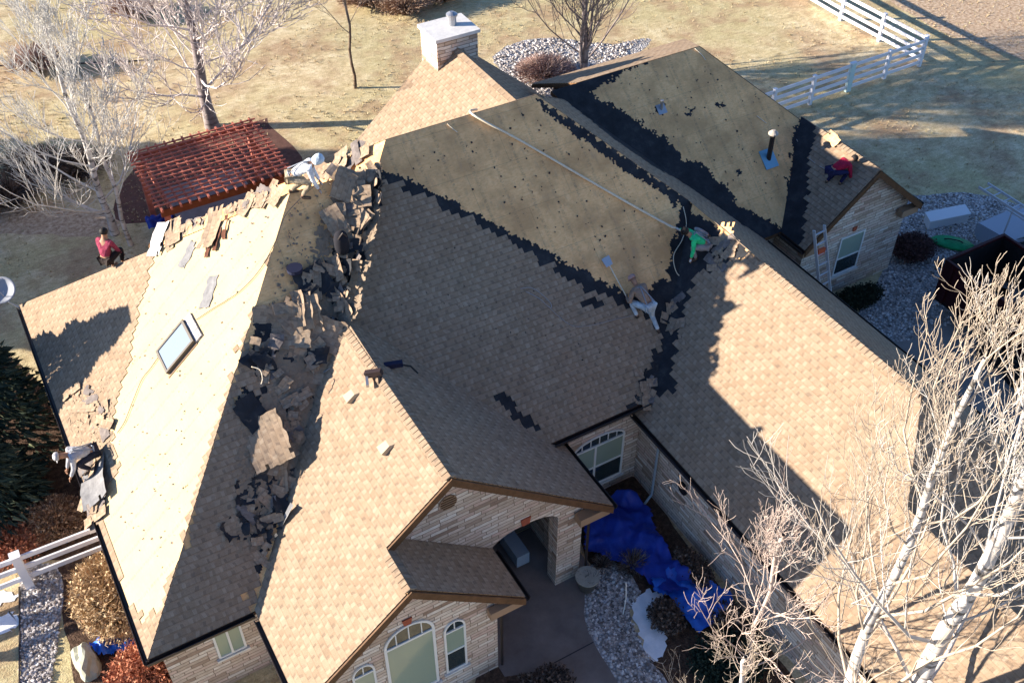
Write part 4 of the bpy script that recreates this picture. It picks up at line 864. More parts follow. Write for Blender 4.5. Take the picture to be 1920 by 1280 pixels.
def proto(kind,var):
    k=(kind,var)
    if k not in protos:
        s=hash((kind,var))%97 if False else (ord(kind[0])*7+var*13)%97
        if kind=='strip': mb=sheetmesh(.92,.30,s,.05,ragged=.012)
        elif kind=='bit': mb=sheetmesh(.38,.26,s,.04,ragged=.02)
        elif kind=='wide': mb=sheetmesh(.95,.58,s,.09,rows=4,ragged=.02)
        elif kind=='felt': mb=sheetmesh(.55,.42,s,.16,th=.004)
        me=None; mats={'felt':[M['felt'],M['felt']]}.get(kind,[DM,DB])
        o=mb.build('torn_shingle',mats,fix=False); me=o.data; bpy.data.objects.remove(o); protos[k]=me
    return protos[k]
NM={'strip':'torn_shingle','bit':'torn_shingle','wide':'shingle_sheet','felt':'felt_scrap'}
def nearest(pls,X,Y,zmin=0):
    c=[(onpl(X,Y,p.n,p.o),p) for p in pls]; return min(c,key=lambda q:(q[0]-CP).length)
def piece(kind,var,p,n,axis,lift,tilt,label,group,scale=1.0,flip=False,r=random):
    me=proto(kind,var); o=bpy.data.objects.new(NM[kind],me); COL.objects.link(o)
    n=(n+tilt).normalized(); x=(axis-n*axis.dot(n)).normalized(); y=n.cross(x)
    if flip: n=-n; y=-y
    o.matrix_world=Matrix(((x.x*scale,y.x*scale,n.x*scale,p.x),(x.y*scale,y.y*scale,n.y*scale,p.y),(x.z*scale,y.z*scale,n.z*scale,p.z),(0,0,0,1)))@Matrix.Identity(4)
    o.location=p+(pl_up*lift)
    return tag(o,label,'felt scrap' if kind=='felt' else 'shingle',group)
pl_up=Vector((0,0,1)); rD=random.Random(77)
def scatter(path,width,n,pls,kinds,label,group,lift=(.02,.3),tilt=.35,sun=0,flip=.15,sc_=(.55,.95)):
    seg=[]; 
    for i in range(n):
        t=(i+rD.random())/n*(len(path)-1); k=min(int(t),len(path)-2); f=t-k
        X=path[k][0]*(1-f)+path[k+1][0]*f+rD.gauss(0,width*.5); Y=path[k][1]*(1-f)+path[k+1][1]*f+rD.gauss(0,width*.35)
        p,pl=nearest(pls,X,Y); kind=rD.choice(kinds)
        a=rD.random()*6.283; ax=pl.eu*math.cos(a)+pl.es*math.sin(a)
        T=Vector((rD.uniform(-1,1),rD.uniform(-1,1),rD.uniform(-.2,.6)))*tilt+Vector((-.8,.25,0))*sun*rD.random()
        kn={'strip':'long torn shingle strip','bit':'small torn shingle piece','wide':'wide torn sheet of shingles','felt':'black felt scrap'}[kind]
        lb=kn+' '+label; gp=kn.replace('strip','strips').replace('piece','pieces').replace('torn sheet','torn sheets').replace('scrap','scraps')+' '+label
        piece(kind,rD.randrange(4),p,pl.n,ax,rD.uniform(*lift),T,lb,gp,rD.uniform(*sc_),rD.random()<flip)
valley=[(706,322),(690,370),(668,430),(650,490),(638,550),(622,600),(600,650),(575,710),(556,780),(535,860),(515,930),(498,1000),(478,1080)]
SB=['strip','bit','wide','bit','bit','felt']
scatter([(706,322),(690,370),(672,425)],20,20,[pLS,pEL],SB,'at the top of the heap below the main ridge end','',(.06,.2),.2,1.2,flip=.06)
scatter([(668,430),(654,490),(642,550),(632,590)],15,24,[pLS,pEL],SB,'lying along the left edge of the shaded main shingles','',(.06,.2),.16,1.2,flip=.05)
scatter([(622,600),(600,650),(575,710)],16,14,[pLS,pEL],['strip','bit','bit','felt'],'where the valley heap meets the sunlit entrance slope','',(.04,.2),.2,.5,flip=.08)
scatter([(565,745),(552,800),(540,850)],13,16,[pLS,pEL],['strip','bit','strip','bit'],'beside the large tilted slab in the valley','',(.03,.12),.2,.4,flip=.1)
scatter([(530,890),(512,950),(498,1000),(485,1050)],15,20,[pLS,pEL],['strip','bit','bit','felt'],'at the lower end of the left valley','',(.02,.12),.18,.3,flip=.1)
scatter([(625,335),(655,350),(655,385),(645,430)],13,13,[pLS],['strip','bit','wide','bit'],'right of the worker in white','',(.03,.2),.2,.5,flip=.12)
scatter([(610,500),(590,540),(550,575),(525,600)],17,10,[pLS],['strip','bit','felt'],'between the navy lid and the black bag','',(.02,.12),.15,.2,flip=.1)
scatter([(500,640),(500,690),(530,730)],22,14,[pLS],['strip','bit','wide','bit','felt'],'left of the folded slab on the shaded slope','',(.02,.14),.2,.3,flip=.12)
scatter([(490,900),(470,960),(450,1010)],20,12,[pLS],['bit','strip','felt'],'on the shaded shingles left of the lower valley','',(.02,.07),.1,.1,flip=.1)
scatter([(300,448),(345,430),(390,410)],8,14,[pLW,pEL],['strip','bit','wide','bit'],'along the back hip right of the seated worker','',(.01,.06),.1,.1,flip=.2)
scatter([(420,400),(470,382),(515,362)],7,20,[pLW,pEL],['strip','bit','wide','bit'],'along the back hip below the pergola beam','',(.01,.06),.1,.1,flip=.25)
scatter([(590,325),(640,302),(690,285)],9,12,[pEL],['strip','bit','wide','bit'],'on the back hip right of the hooded worker','',(.02,.12),.2,.2,flip=.2)
scatter([(150,730),(180,765),(190,800),(155,800)],15,20,[pLW],['strip','bit','strip','bit'],'above the crouching grey worker at the left eave','',(.01,.08),.15,.1,flip=.35)
scatter([(165,850),(175,900),(185,950),(175,965)],14,18,[pLW],['strip','bit','strip','bit'],'below the crouching grey worker at the left eave','',(.01,.10),.2,.1,flip=.4)
scatter([(1350,445),(1375,470),(1345,485),(1330,505)],11,12,[pGL],['bit','strip','bit'],'on the bare corner right of the green shirted worker','',(.01,.05),.12,.1,flip=.05,sc_=(.5,.8))
scatter([(1262,560),(1255,600),(1272,640)],11,9,[pMF,pGL],['bit','strip','bit','felt'],'in the black valley below the green shirted worker','',(.01,.07),.15,.1,flip=.15)
scatter([(1205,700),(1228,735),(1192,748)],14,8,[pMF,pGL],['bit','strip','bit','felt'],'at the bottom of the black garage valley','',(.01,.06),.15,.1,flip=.15)
def bigsheet(name,label,X,Y,pls,w,h,ang,lift,tilt,seed,rows=6,mats=None,bend=.16,axis=None,cat='shingle'):
    p,pl=nearest(pls,X,Y); mb=sheetmesh(w,h,seed,bend,rows=rows,ragged=.03); o=mb.build(name,mats or [DM,DB],fix=False)
    n=(pl.n+tilt).normalized(); ax=pl.eu*math.cos(ang)+pl.es*math.sin(ang); x=(ax-n*ax.dot(n)).normalized(); y=n.cross(x)
    o.matrix_world=Matrix(((x.x,y.x,n.x,p.x),(x.y,y.y,n.y,p.y),(x.z,y.z,n.z,p.z+lift),(0,0,0,1)))
    return tag(o,label,cat)
S_=Vector((-.55,.15,0))
bigsheet('shingle_sheet','large lifted slab of attached shingles tilted to the sun, lower part of the valley heap',503,838,[pLS],1.15,.9,1.62,.2,S_*.65,3,rows=7,bend=.10)
bigsheet('shingle_sheet','small flap of shingles directly below the large tilted slab',515,895,[pLS],.75,.6,1.25,.08,S_*.4,5,rows=4)
bigsheet('shingle_sheet','long folded slab of shingles lying across the middle of the valley heap',588,628,[pLS],1.45,.75,-.75,.2,S_*.6,7,rows=5)
bigsheet('shingle_sheet','wide slab of shingles spread left of the folded slab in the valley heap',530,620,[pLS],1.2,1.0,-.3,.12,S_*.4,9,rows=6)
bigsheet('shingle_sheet','square slab of shingles leaning in the heap below the folded slab',585,690,[pLS],1.1,.8,-.6,.1,S_*.4,11,rows=5)
for k,X in enumerate((562,578,594)):
    bigsheet('shingle_strip',['first upright shingle strip above the folded slab, left of its two neighbours','middle one of three upright shingle strips above the folded slab','right hand one of three upright shingle strips above the folded slab'][k],X,592+k*4,[pLS],.85,.26,1.35,.2,S_*.5,13+k,rows=2)
FB=[simple_noise_mat('flap_brown',[(.3,(.07,.025,.015)),(.7,(.16,.065,.04))],7,.9,.3),DB]
bigsheet('shingle_sheet','beige sheet of torn shingles curled down over the top of the bright boards',398,432,[pLW],1.1,.5,.80,.10,Vector((0,0,.1)),17,rows=4,bend=.12)
for k,(X,Y) in enumerate(((392,462),(408,450),(424,428))):
    bigsheet('shingle_strip',['dark brown torn strip, lowest of three on the bright boards','dark brown torn strip, middle of three on the bright boards','dark brown torn strip, highest of three on the bright boards'][k],X,Y,[pLW],.62,.13,.78,.03,Vector((0,0,0)),50+k,rows=1,mats=FB,bend=.04)
bigsheet('felt_strip','pale grey weathered strip hanging over the sunlit shingles beside the valley',527,985,[pEL],1.05,.16,1.5,.05,Vector((0,0,0)),19,rows=1,mats=[WB,WB],cat='felt strip')
bigsheet('felt_sheet','grey felt sheet slumped over the left eave below the crouching worker',182,905,[pLW],1.3,.75,.15,.07,Vector((0,0,.1)),21,rows=1,mats=[WB,WB],bend=.2,cat='felt sheet')
bigsheet('felt_sheet','pale torn felt sheet folded over the back hip beside the seated worker',300,452,[pLW],.9,.45,.9,.06,Vector((0,0,.1)),23,rows=1,mats=[simple_noise_mat('pale_felt',[(.3,(.55,.53,.5)),(.7,(.72,.70,.66))],4),WB],bend=.1,cat='felt sheet')
bigsheet('felt_sheet','thin grey felt patch lying on the bright boards above the skylight',392,548,[pLW],.8,.36,.85,.012,Vector((0,0,0)),25,rows=1,mats=[WB,WB],bend=.01,cat='felt sheet')
bigsheet('felt_sheet','grey felt scrap on the bright boards left of the curled brown flap',352,478,[pLW],.7,.3,1.2,.012,Vector((0,0,0)),27,rows=1,mats=[WB,WB],bend=.01,cat='felt sheet')
bigsheet('felt_sheet','black folded felt half buried in the valley heap, upper middle',590,535,[pLS],.75,.7,.2,.12,Vector((0,0,0)),29,rows=1,mats=[M['felt'],M['felt']],bend=.12,cat='felt sheet')
bigsheet('felt_sheet','black folded felt under the large tilted slab of shingles',472,775,[pLS],.55,.75,.3,.05,Vector((0,0,0)),31,rows=1,mats=[M['felt'],M['felt']],bend=.05,cat='felt sheet')
bigsheet('plywood_or_sun_patch','patch of sunlight, built as a pale sheet, on the ridge of the small stone gable',1560,266,[pSL],.55,.3,.2,.12,Vector((-.3,.1,0)),33,rows=1,mats=[M['osb'],M['osb']],bend=.02,cat='plywood')  # tilted pale sheet takes the place of a sun patch on the roof
bigsheet('plywood_or_sun_patch','yellow plywood scrap on the dark valley right of the green shirted worker',1362,440,[pGL],.55,.38,1.0,.05,Vector((-.2,0,0)),35,rows=1,mats=[M['osb'],M['osb']],bend=.02,cat='plywood')
def crumbs(pl,L,n,mat,name,label,seed,s=.03):
    r=random.Random(seed); poly=pl.pxs(L); xs=[q[0] for q in poly]; ys=[q[1] for q in poly]; mb=MB(); k=0
    while k<n:
        u,t=r.uniform(min(xs),max(xs)),r.uniform(min(ys),max(ys))
        if not inpoly((u,t),poly): continue
        k+=1; a=r.random()*6; w_=s*r.uniform(.4,1.3); h=w_*r.uniform(.3,1); c_,s2=math.cos(a),math.sin(a)
        P=[pl.P(u+c_*x-s2*y,t+s2*x+c_*y,z) for x,y,z in ((-w_,-h,.004),(w_,-h,.02),(w_*.8,h,.03),(-w_,h,.012))]; mb.quad(P)
    return tag(mb.build(name,mat,fix=False),label,'crumbs',kind='stuff')
crumbs(pMF,[(728,300),(980,200),(1270,390),(1250,500),(1100,480),(850,350)],110,M['felt'],'felt_crumbs',None,1,.022)
crumbs(pBF,[(1140,165),(1300,100),(1480,215),(1460,400),(1300,290)],80,M['felt'],'felt_crumbs',None,2,.022)
crumbs(pLW,[(300,480),(520,360),(400,780),(300,1100),(200,930),(260,600)],160,DB,'felt_crumbs',None,3,.02)
crumbs(pLS,[(540,380),(680,300),(640,640),(480,1050),(400,1000)],420,DM,'shingle_crumbs',None,4,.03)
crumbs(pMF,[(760,420),(1200,600),(1150,760),(720,560)],90,M['felt'],'felt_crumbs',None,5,.02)
crumbs(pLS,[(600,600),(640,560),(640,640),(560,860),(500,1010),(440,1040),(450,800),(520,640)],700,DM,'shingle_crumbs',None,6,.09)
crumbs(pLS,[(600,400),(660,340),(700,320),(660,520),(620,600),(560,600)],420,DM,'shingle_crumbs',None,7,.08)
crumbs(pEL,[(665,560),(690,430),(715,330),(725,330),(700,450),(670,590),(640,620),(600,720),(570,800),(520,960),(480,1100),(470,1080),(560,760),(630,600)],420,DM,'shingle_crumbs',None,8,.07)
crumbs(pLW,[(120,760),(210,700),(215,800),(190,960),(170,940)],260,DM,'shingle_crumbs',None,9,.07)
# roll, pouch and other tools
p=pLS.pt(552,510,.1); tag(MB().lathe([(.17,0),(.18,.03),(.17,.07),(.18,.08),(.18,.10),(.13,.10)],c=p,n=16).build('bucket_lid',newmat('navy_plastic',(.008,.011,.035),.7)),'low round navy blue bucket lid on the shaded boards of the left wing','lid')
p=pLS.pt(636,462,.3); o=tag(MB().lathe([(.02,-.28),(.14,-.24),(.17,-.1),(.17,.12),(.13,.26),(.02,.3)],c=p,n=14).build('tool_bag',newmat('black_fabric',(.012,.012,.018),.9),smooth=True),'upright black tool bag standing in the valley heap','bag')
sub(MB().tube([p+Vector((-.1,-.1,.2)),p+Vector((0,-.16,.38)),p+Vector((.1,-.1,.2))],.018,6).build('handle',M['gutter']),o)
p,pl=nearest([pEL],700,712); o=tag(MB().bar(p+Vector((-.12,.1,.14)),p+Vector((.16,-.12,.26)),.12,.14).build('nail_gun',newmat('tool_dark',(.03,.02,.02),.5)),'dark nail gun lying on the sunlit ridge of the entrance gable','tool')
sub(MB().bar(p+Vector((-.1,.1,.12)),p+Vector((-.2,-.16,.05)),.06,.1).build('magazine',M['galv']),o); sub(MB().bar(p+Vector((.1,-.1,.2)),p+Vector((.02,-.3,.06)),.05).build('handle',M['black']),o)
p=onpl(735,692,pER.n,pER.o)+pER.n*.1; o=tag(MB().bar(p+Vector((-.2,.1,0)),p+Vector((.18,-.05,.03)),.12,.12).build('tool_pouch',newmat('pouch_navy',(.02,.02,.05),.7)),'navy tool pouch just over the ridge from the nail gun','bag')
sub(MB().tube([p+Vector((.1,0,0)),p+Vector((.34,-.1,-.1)),p+Vector((.45,-.2,-.28))],.02,6).build('strap',M['black']),o)
# ---------------- ropes ----------------
ropeM=simple_noise_mat('rope',[(.3,(.62,.52,.38)),(.7,(.78,.70,.55))],20,.9,.2); cordM=newmat('grey_cord',(.35,.33,.32),.8); blackcord=newmat('dark_cord',(.05,.04,.04),.8)
def roperun(name,label,pts,rad,mat,cat='rope',**k):
    P=[]
    for q in pts: P.append(q if isinstance(q,Vector) else q[2].pt(q[0],q[1],q[3] if len(q)>3 else .03))
    # catmull
    out=[]
    for i in range(len(P)-1):
        a,b,c_,d=P[max(i-1,0)],P[i],P[i+1],P[min(i+2,len(P)-1)]
        for s in range(6):
            t=s/6; out.append(.5*((2*b)+(-a+c_)*t+(2*a-5*b+4*c_-d)*t*t+(-a+3*b-3*c_+d)*t**3))
    out.append(P[-1]); return tag(MB().tube(out,rad,6).build(name,mat,fix=False,smooth=True),label,cat)
# ---------------- people ----------------
def cloth(name,c,r=.9): return simple_noise_mat(name,[(.3,tuple(q*.6 for q in c)),(.7,tuple(min(1,q*1.2) for q in c))],7,r,.9,9,bdist=.05)
skinM=simple_noise_mat('skin',[(.3,(.30,.16,.10)),(.7,(.40,.23,.15))],12,.6,.05); hairM=newmat('hair_black',(.012,.01,.009),.7)
def skinobj(name,chains,mat,parent,inv,sub_=1):
    vs=[];es=[];rs=[];roots=[]
    for ch_ in chains:
        root=len(vs); roots.append(root); idx={}
        for key,(p,r) in ch_['v'].items(): idx[key]=len(vs); vs.append(tuple(p)); rs.append(r)
        for a,b in ch_['e']: es.append((idx[a],idx[b]))
    me=bpy.data.meshes.new(name); me.from_pydata(vs,es,[]); me.materials.append(mat)
    o=bpy.data.objects.new(name,me); COL.objects.link(o); o.parent=parent; o.matrix_parent_inverse=inv
    md=o.modifiers.new('Skin','SKIN'); md.use_smooth_shade=True
    if not me.skin_vertices: raise RuntimeError('no skin layer')
    d=me.skin_vertices[0].data
    for i,r in enumerate(rs):
        rr=r if isinstance(r,tuple) else (r,r); d[i].radius=rr; d[i].use_root=i in roots
    s=o.modifiers.new('Sub','SUBSURF'); s.levels=sub_; s.render_levels=sub_
    return o
def ik(a,b,l1,l2,pole):
    d=b-a; L=min(d.length,(l1+l2)*.995); d=d.normalized(); b=a+d*L
    x=(l1*l1-l2*l2+L*L)/(2*L); h=math.sqrt(max(0,l1*l1-x*x)); pv=(pole-d*pole.dot(d)).normalized(); return a+d*x+pv*h,b
def person(label,B,hd,hipH,lean,feet,hands,shirt,pants,hat=None,hatc=None,side=0,headpitch=.2,pelvis_off=(0,0),shoes=None,gloves=None,scale=1.0,extra=None):
    hd=Vector((hd[0],hd[1],0)).normalized(); lt=Vector((-hd.y,hd.x,0)); up=Vector((0,0,1)); root=empty('person',B,label=label,cat='person'); inv=Matrix.Translation(-B)
    def W(f,l,z): return B+hd*f+lt*l+up*z
    pel=W(pelvis_off[0],pelvis_off[1],hipH); tdir=(up*math.cos(lean)+hd*math.sin(lean)+lt*side).normalized()
    sp=pel+tdir*.24+(-hd*.03*math.cos(lean)+up*.03*math.sin(lean)); chs=pel+tdir*.45; nk=chs+tdir*.12; hdir=(tdir*(1-headpitch)+ (up*.5+hd*.5)*headpitch).normalized(); hb=nk+hdir*.11; ht=hb+hdir*.11
    tf=(hd*math.cos(lean)-up*math.sin(lean)).normalized()
    sh=[chs+lt*s*.19+tdir*.03 for s in (1,-1)]; hp_=[pel+lt*s*.10-up*.03 for s in (1,-1)]
    kn=[];an=[];toe=[]
    for s,f in zip((1,-1),feet):
        a=W(*f)+up*.07; k_,a=ik(hp_[0 if s==1 else 1],a,.43,.43,hd*1.0+lt*s*.25+up*.2); kn.append(k_); an.append(a); toe.append(a+hd*.17-up*.04+lt*s*.03)
    el=[];wr=[]
    for s,h_,S0 in zip((1,-1),hands,sh):
        e_,w_=ik(S0,W(*h_),.29,.26,-hd*.6+lt*s*.5-up*.5); el.append(e_); wr.append(w_)
    v={'pel':(pel,(.13,.10)),'sp':(sp,(.12,.09)),'ch':(chs,(.14,.10)),'nk':(nk,.055),'hb':(hb,(.075,.085)),'ht':(ht,(.078,.088))}
    e=[('pel','sp'),('sp','ch'),('ch','nk'),('nk','hb'),('hb','ht')]; ch_=[]
    for i in (0,1):
        fd=(wr[i]-el[i]).normalized(); palm=wr[i]+fd*.075
        v.update({'sh%d'%i:(sh[i],.05),'el%d'%i:(el[i],.038),'wr%d'%i:(wr[i],.026),'pa%d'%i:(palm,(.04,.022)),'hp%d'%i:(hp_[i],.085),'kn%d'%i:(kn[i],.055),'an%d'%i:(an[i],.035),'to%d'%i:(toe[i],.03)})
        e+=[('ch','sh%d'%i),('sh%d'%i,'el%d'%i),('el%d'%i,'wr%d'%i),('wr%d'%i,'pa%d'%i),('pel','hp%d'%i),('hp%d'%i,'kn%d'%i),('kn%d'%i,'an%d'%i),('an%d'%i,'to%d'%i)]
        pv=fd.cross(up if abs(fd.z)<.9 else hd).normalized(); dn=pv.cross(fd)
        for k in range(4):
            a=palm+pv*(k-1.5)*.021; l=[.07,.08,.075,.06][k]; ch_.append({'v':{'a':(a,.009),'b':(a+fd*l*.55,.0088),'c':(a+fd*l*.85-dn*l*.35,.0075)},'e':[('a','b'),('b','c')]})
        a=wr[i]+fd*.03+pv*.03; ch_.append({'v':{'a':(a,.011),'b':(a+pv*.03+fd*.035,.01),'c':(a+pv*.03+fd*.06,.008)},'e':[('a','b'),('b','c')]})
    hf=(tf*.6+hd*.4-hdir*(tf*.6+hd*.4).dot(hdir)).normalized(); hs=hdir.cross(hf)
    hc=hb.lerp(ht,.5)
    ch_.append({'v':{'a':(hc+hf*.085,.014),'b':(hc+hf*.112-hdir*.02,.012)},'e':[('a','b')]})
    for s in (1,-1): ch_.append({'v':{'a':(hc+hs*s*.082,.012),'b':(hc+hs*s*.092+hdir*.03-hf*.01,.012)},'e':[('a','b')]})
    body=skinobj('body',[{'v':v,'e':e}]+ch_,skinM,root,inv)
    eyes=MB()
    for s in (1,-1): eyes.lathe([(.003,-.01),(.011,0),(.003,.01)],c=hc+hf*.086+hs*s*.032+hdir*.012,n=8)
    eyes.box((-.001,-.001,-.001),(.001,.001,.001)) if False else None
    o=eyes.build('eyes',M['black'],root,fix=False); o.matrix_parent_inverse=inv
    sv={'pel':(pel+tdir*.02,(.155,.12)),'sp':(sp,(.15,.115)),'ch':(chs,(.17,.125)),'nk':(nk-tdir*.03,.07)}; se=[('pel','sp'),('sp','ch'),('ch','nk')]
    for i in (0,1):
        cuff=el[i].lerp(wr[i],.93); sv.update({'sh%d'%i:(sh[i],.075),'um%d'%i:(sh[i].lerp(el[i],.5),.065),'el%d'%i:(el[i],.056),'wr%d'%i:(cuff,.04)}); se+=[('ch','sh%d'%i),('sh%d'%i,'um%d'%i),('um%d'%i,'el%d'%i),('el%d'%i,'wr%d'%i)]
    skinobj('shirt',[{'v':sv,'e':se}],shirt,root,inv,2)
    pv_={'pel':(pel-tdir*.0,(.15,.12))}; pe=[]
    for i in (0,1):
        pv_.update({'hp%d'%i:(hp_[i],.105),'th%d'%i:(hp_[i].lerp(kn[i],.5),.09),'kn%d'%i:(kn[i],.072),'an%d'%i:(an[i].lerp(kn[i],.08),.052)}); pe+=[('pel','hp%d'%i),('hp%d'%i,'th%d'%i),('th%d'%i,'kn%d'%i),('kn%d'%i,'an%d'%i)]
    skinobj('trousers',[{'v':pv_,'e':pe}],pants,root,inv,2)
    for i in (0,1):
        skinobj('boot',[{'v':{'a':(an[i]+up*.04,.05),'b':(an[i]-up*.02,.05),'c':(toe[i].lerp(an[i],.3),.045),'d':(toe[i]+hd*.04,.038)},'e':[('a','b'),('b','c'),('c','d')]}],shoes or bootM,root,inv)
    if gloves:
        for i in (0,1):
            fd=(wr[i]-el[i]).normalized(); skinobj('glove',[{'v':{'a':(wr[i],.034),'b':(wr[i]+fd*.07,(.048,.03)),'c':(wr[i]+fd*.12,(.045,.026))},'e':[('a','b'),('b','c')]}],gloves,root,inv)
    Mh=Matrix(((hf.x,hs.x,hdir.x),(hf.y,hs.y,hdir.y),(hf.z,hs.z,hdir.z)))
    if hat=='cap':
        o=MB().lathe([(.104,.0),(.105,.03),(.095,.07),(.06,.10),(.01,.112)],c=hc+hdir*.035,n=16,M=Mh).build('cap',hatc,root,smooth=True,fix=False); o.matrix_parent_inverse=inv
        b_=MB(); q=hc+hdir*.04; b_.prism([q+hf*.09+hs*.07,q+hf*.17+hs*.045-hdir*.01,q+hf*.17-hs*.045-hdir*.01,q+hf*.09-hs*.07],hdir*.008); o2=b_.build('brim',hatc,o,fix=False); o2.matrix_parent_inverse=Matrix()
    elif hat=='hood':
        o=MB().lathe([(.09,-.12),(.115,-.06),(.122,.02),(.11,.08),(.07,.12),(.01,.135)],c=hc-hf*.02,n=16,M=Mh).build('hood',hatc,root,smooth=True,fix=False); o.matrix_parent_inverse=inv
    else:
        o=MB().lathe([(.09,-.05),(.104,.0),(.103,.04),(.085,.08),(.05,.105),(.01,.113)],c=hc-hf*.016,n=16,M=Mh).build('hair',hatc or hairM,root,smooth=True,fix=False); o.matrix_parent_inverse=inv
    if extra: extra(root,inv,dict(pel=pel,ch=chs,sp=sp,wr=wr,hd=hd,lt=lt,tdir=tdir,tf=tf,nk=nk))
    return dict(wr=wr,pel=pel,ch=chs,root=root)
bootM=cloth('boot_leather',(.10,.07,.05),.7)
IR=Vector((.867,-.498,0)); IU=Vector((.498,.867,0))  # right / up directions seen from the photo's side
def harness(root,inv,J):
    mb=MB(); c=J['ch']; p=J['pel']; b=-J['tf']
    for s in (1,-1): mb.tube([c+J['lt']*s*.14+J['tdir']*.1,c+b*.14-J['lt']*s*.02,p+b*.14-J['lt']*s*.12],.014,5)
    mb.tube([p+J['lt']*.17+b*.02,p+b*.14,p-J['lt']*.17+b*.02],.018,5)
    o=mb.build('harness',newmat('harness_web',(.25,.28,.32),.7),root,fix=False); o.matrix_parent_inverse=inv
def feetz(B,hd,L,pls):
    hd=Vector((hd[0],hd[1],0)).normalized(); lt=Vector((-hd.y,hd.x,0)); out=[]
    for f,l in L:
        q=B+hd*f+lt*l; out.append((f,l,max(p.z(q.x,q.y) for p in pls)-B.z))
    return out
# 1 white hooded worker bending at the top of the left wing
B=pLS.pt(560,388,.02); hd=IR+IU*.15
A1=person('worker in white hooded top and tan trousers bending over torn shingles at the roof top',B,hd,.84,R(62),feetz(B,hd,[(-.16,.22),(.12,-.18)],[pLS,pLW]),[(.62,.12,.28),(.60,-.18,.22)],cloth('white_hoodie',(.78,.80,.84)),cloth('tan_trousers',(.33,.27,.19)),'hood',cloth('white_hood',(.62,.74,.84)),gloves=cloth('glove_pale',(.5,.46,.42)),pelvis_off=(-.05,0),extra=harness)
# 2 maroon shirt, seated behind the hip, back to us
B=pLW.pt(207,508,.0)+Vector((.0,.10,.0)); hd=IU*.9+IR*.35
A2=person('worker in maroon shirt and dark trousers squatting on the far left hip, back turned',B,hd,.34,R(16),feetz(B,hd,[(.32,.2),(.34,-.16)],[pLN]),[(.42,.24,.25),(.42,-.2,.22)],cloth('maroon_shirt',(.27,.04,.08)),cloth('black_trousers',(.03,.022,.02)),None,hairM)
# 3 grey jacket, crouched at the left eave
B=pLW.pt(172,872,.02); hd=-IR*.8-IU*.5
A3=person('worker in light grey jacket crouching low at the left eave beside pale felt',B,hd,.42,R(72),feetz(B,hd,[(.02,.17),(-.2,-.17)],[pLW]),[(.5,.18,.06),(.52,-.1,.02)],cloth('grey_jacket',(.50,.50,.53)),cloth('dark_jeans',(.03,.03,.045)),'cap',cloth('grey_cap',(.45,.45,.47)),pelvis_off=(-.15,0),extra=harness)
# 4 green shirt, pulling the rope
B=pMF.pt(1306,500,.02); hd=-IR*.9-IU*.15
A4=person('worker in bright green shirt and grey trousers pulling the long rope',B,hd,.72,R(52),feetz(B,hd,[(.12,.16),(-.28,-.16)],[pMF,pGL]),[(.28,.22,.32),(.50,-.30,1.02)],cloth('green_shirt',(.03,.62,.25)),cloth('grey_trousers',(.33,.30,.30)),None,hairM,gloves=cloth('glove_white',(.7,.7,.68)),pelvis_off=(-.12,0),extra=harness)
# 5 tan shirt with pale ragged jeans prising shingles
B=pMF.pt(1212,598,.02); hd=-IR*.55+IU*.75
A5=person('worker in tan shirt and pale torn jeans crouching below the bare main boards',B,hd,.46,R(58),feetz(B,hd,[(.10,.22),(-.34,-.12)],[pMF]),[(.55,.24,.48),(.58,-.14,.5)],cloth('tan_shirt',(.36,.25,.18)),cloth('pale_jeans',(.50,.58,.62)),'cap',cloth('pink_cap',(.5,.32,.28)),extra=harness)
# 6 crimson hooded worker on the small gable
B=pSL.pt(1562,345,.02); hd=IR*.95+IU*.3
A6=person('worker in crimson top and navy trousers bent low on the small gable roof',B,hd,.50,R(70),feetz(B,hd,[(-.12,.18),(.1,-.17)],[pSL]),[(.42,.05,.0),(.5,-.2,.03)],cloth('crimson_top',(.42,.015,.05)),cloth('navy_trousers',(.02,.02,.07)),None,hairM,gloves=cloth('glove_white2',(.7,.72,.75)),pelvis_off=(-.15,0))
# shovel of worker 5, ropes
h=A5['wr'][0]; h2=pMF.pt(1140,500,.10)
o=tag(MB().tube([h+(h-h2)*.25,h2],.016,8).build('shovel_handle',ropeM),'long pale handled tear off shovel held by the kneeling worker','shovel')
d=(h2-h).normalized(); e=d.cross(pMF.n).normalized(); sub(MB().prism([h2-e*.10,h2+e*.10,h2+e*.12+d*.24,h2-e*.12+d*.24],pMF.n*.01).build('blade',M['galv']),o)
roperun('safety_rope','long pale rope running down the bare boards from the ridge to the green shirted worker',[Vector((11.0,20.9,8.0)),(885,216,pMF,.05),(980,268,pMF,.04),(1080,326,pMF,.04),(1180,384,pMF,.05),(1250,425,pMF,.12),A4['wr'][1],A4['pel']],.03,ropeM)
roperun('safety_rope','thin rope looping down the edge of the bare boards beside the green shirted worker',[(1280,388,pMF),(1286,420,pMF),(1278,450,pMF),(1262,480,pMF),(1268,512,pMF),(1285,522,pMF),(1292,508,pMF),(1285,495,pMF)],.011,ropeM)
roperun('safety_rope','thin cord from the worker in white down across the bright boards',[A1['wr'][0],(540,400,pLW),(520,450,pLW),(490,505,pLW),(450,548,pLW),(400,580,pLW),(370,600,pLW)],.008,blackcord)
roperun('safety_rope','dark cord lying on the bright boards below the skylight',[(300,668,pLW),(285,690,pLW),(268,712,pLW),(252,750,pLW),(236,790,pLW),(222,812,pLW)],.008,blackcord)
roperun('safety_rope','white cord lying loose in the middle of the shaded shingles',[(975,542,pMF),(995,540,pMF),(1015,552,pMF),(1032,570,pMF),(1030,577,pMF),(1010,560,pMF),(985,547,pMF)],.009,cordM)
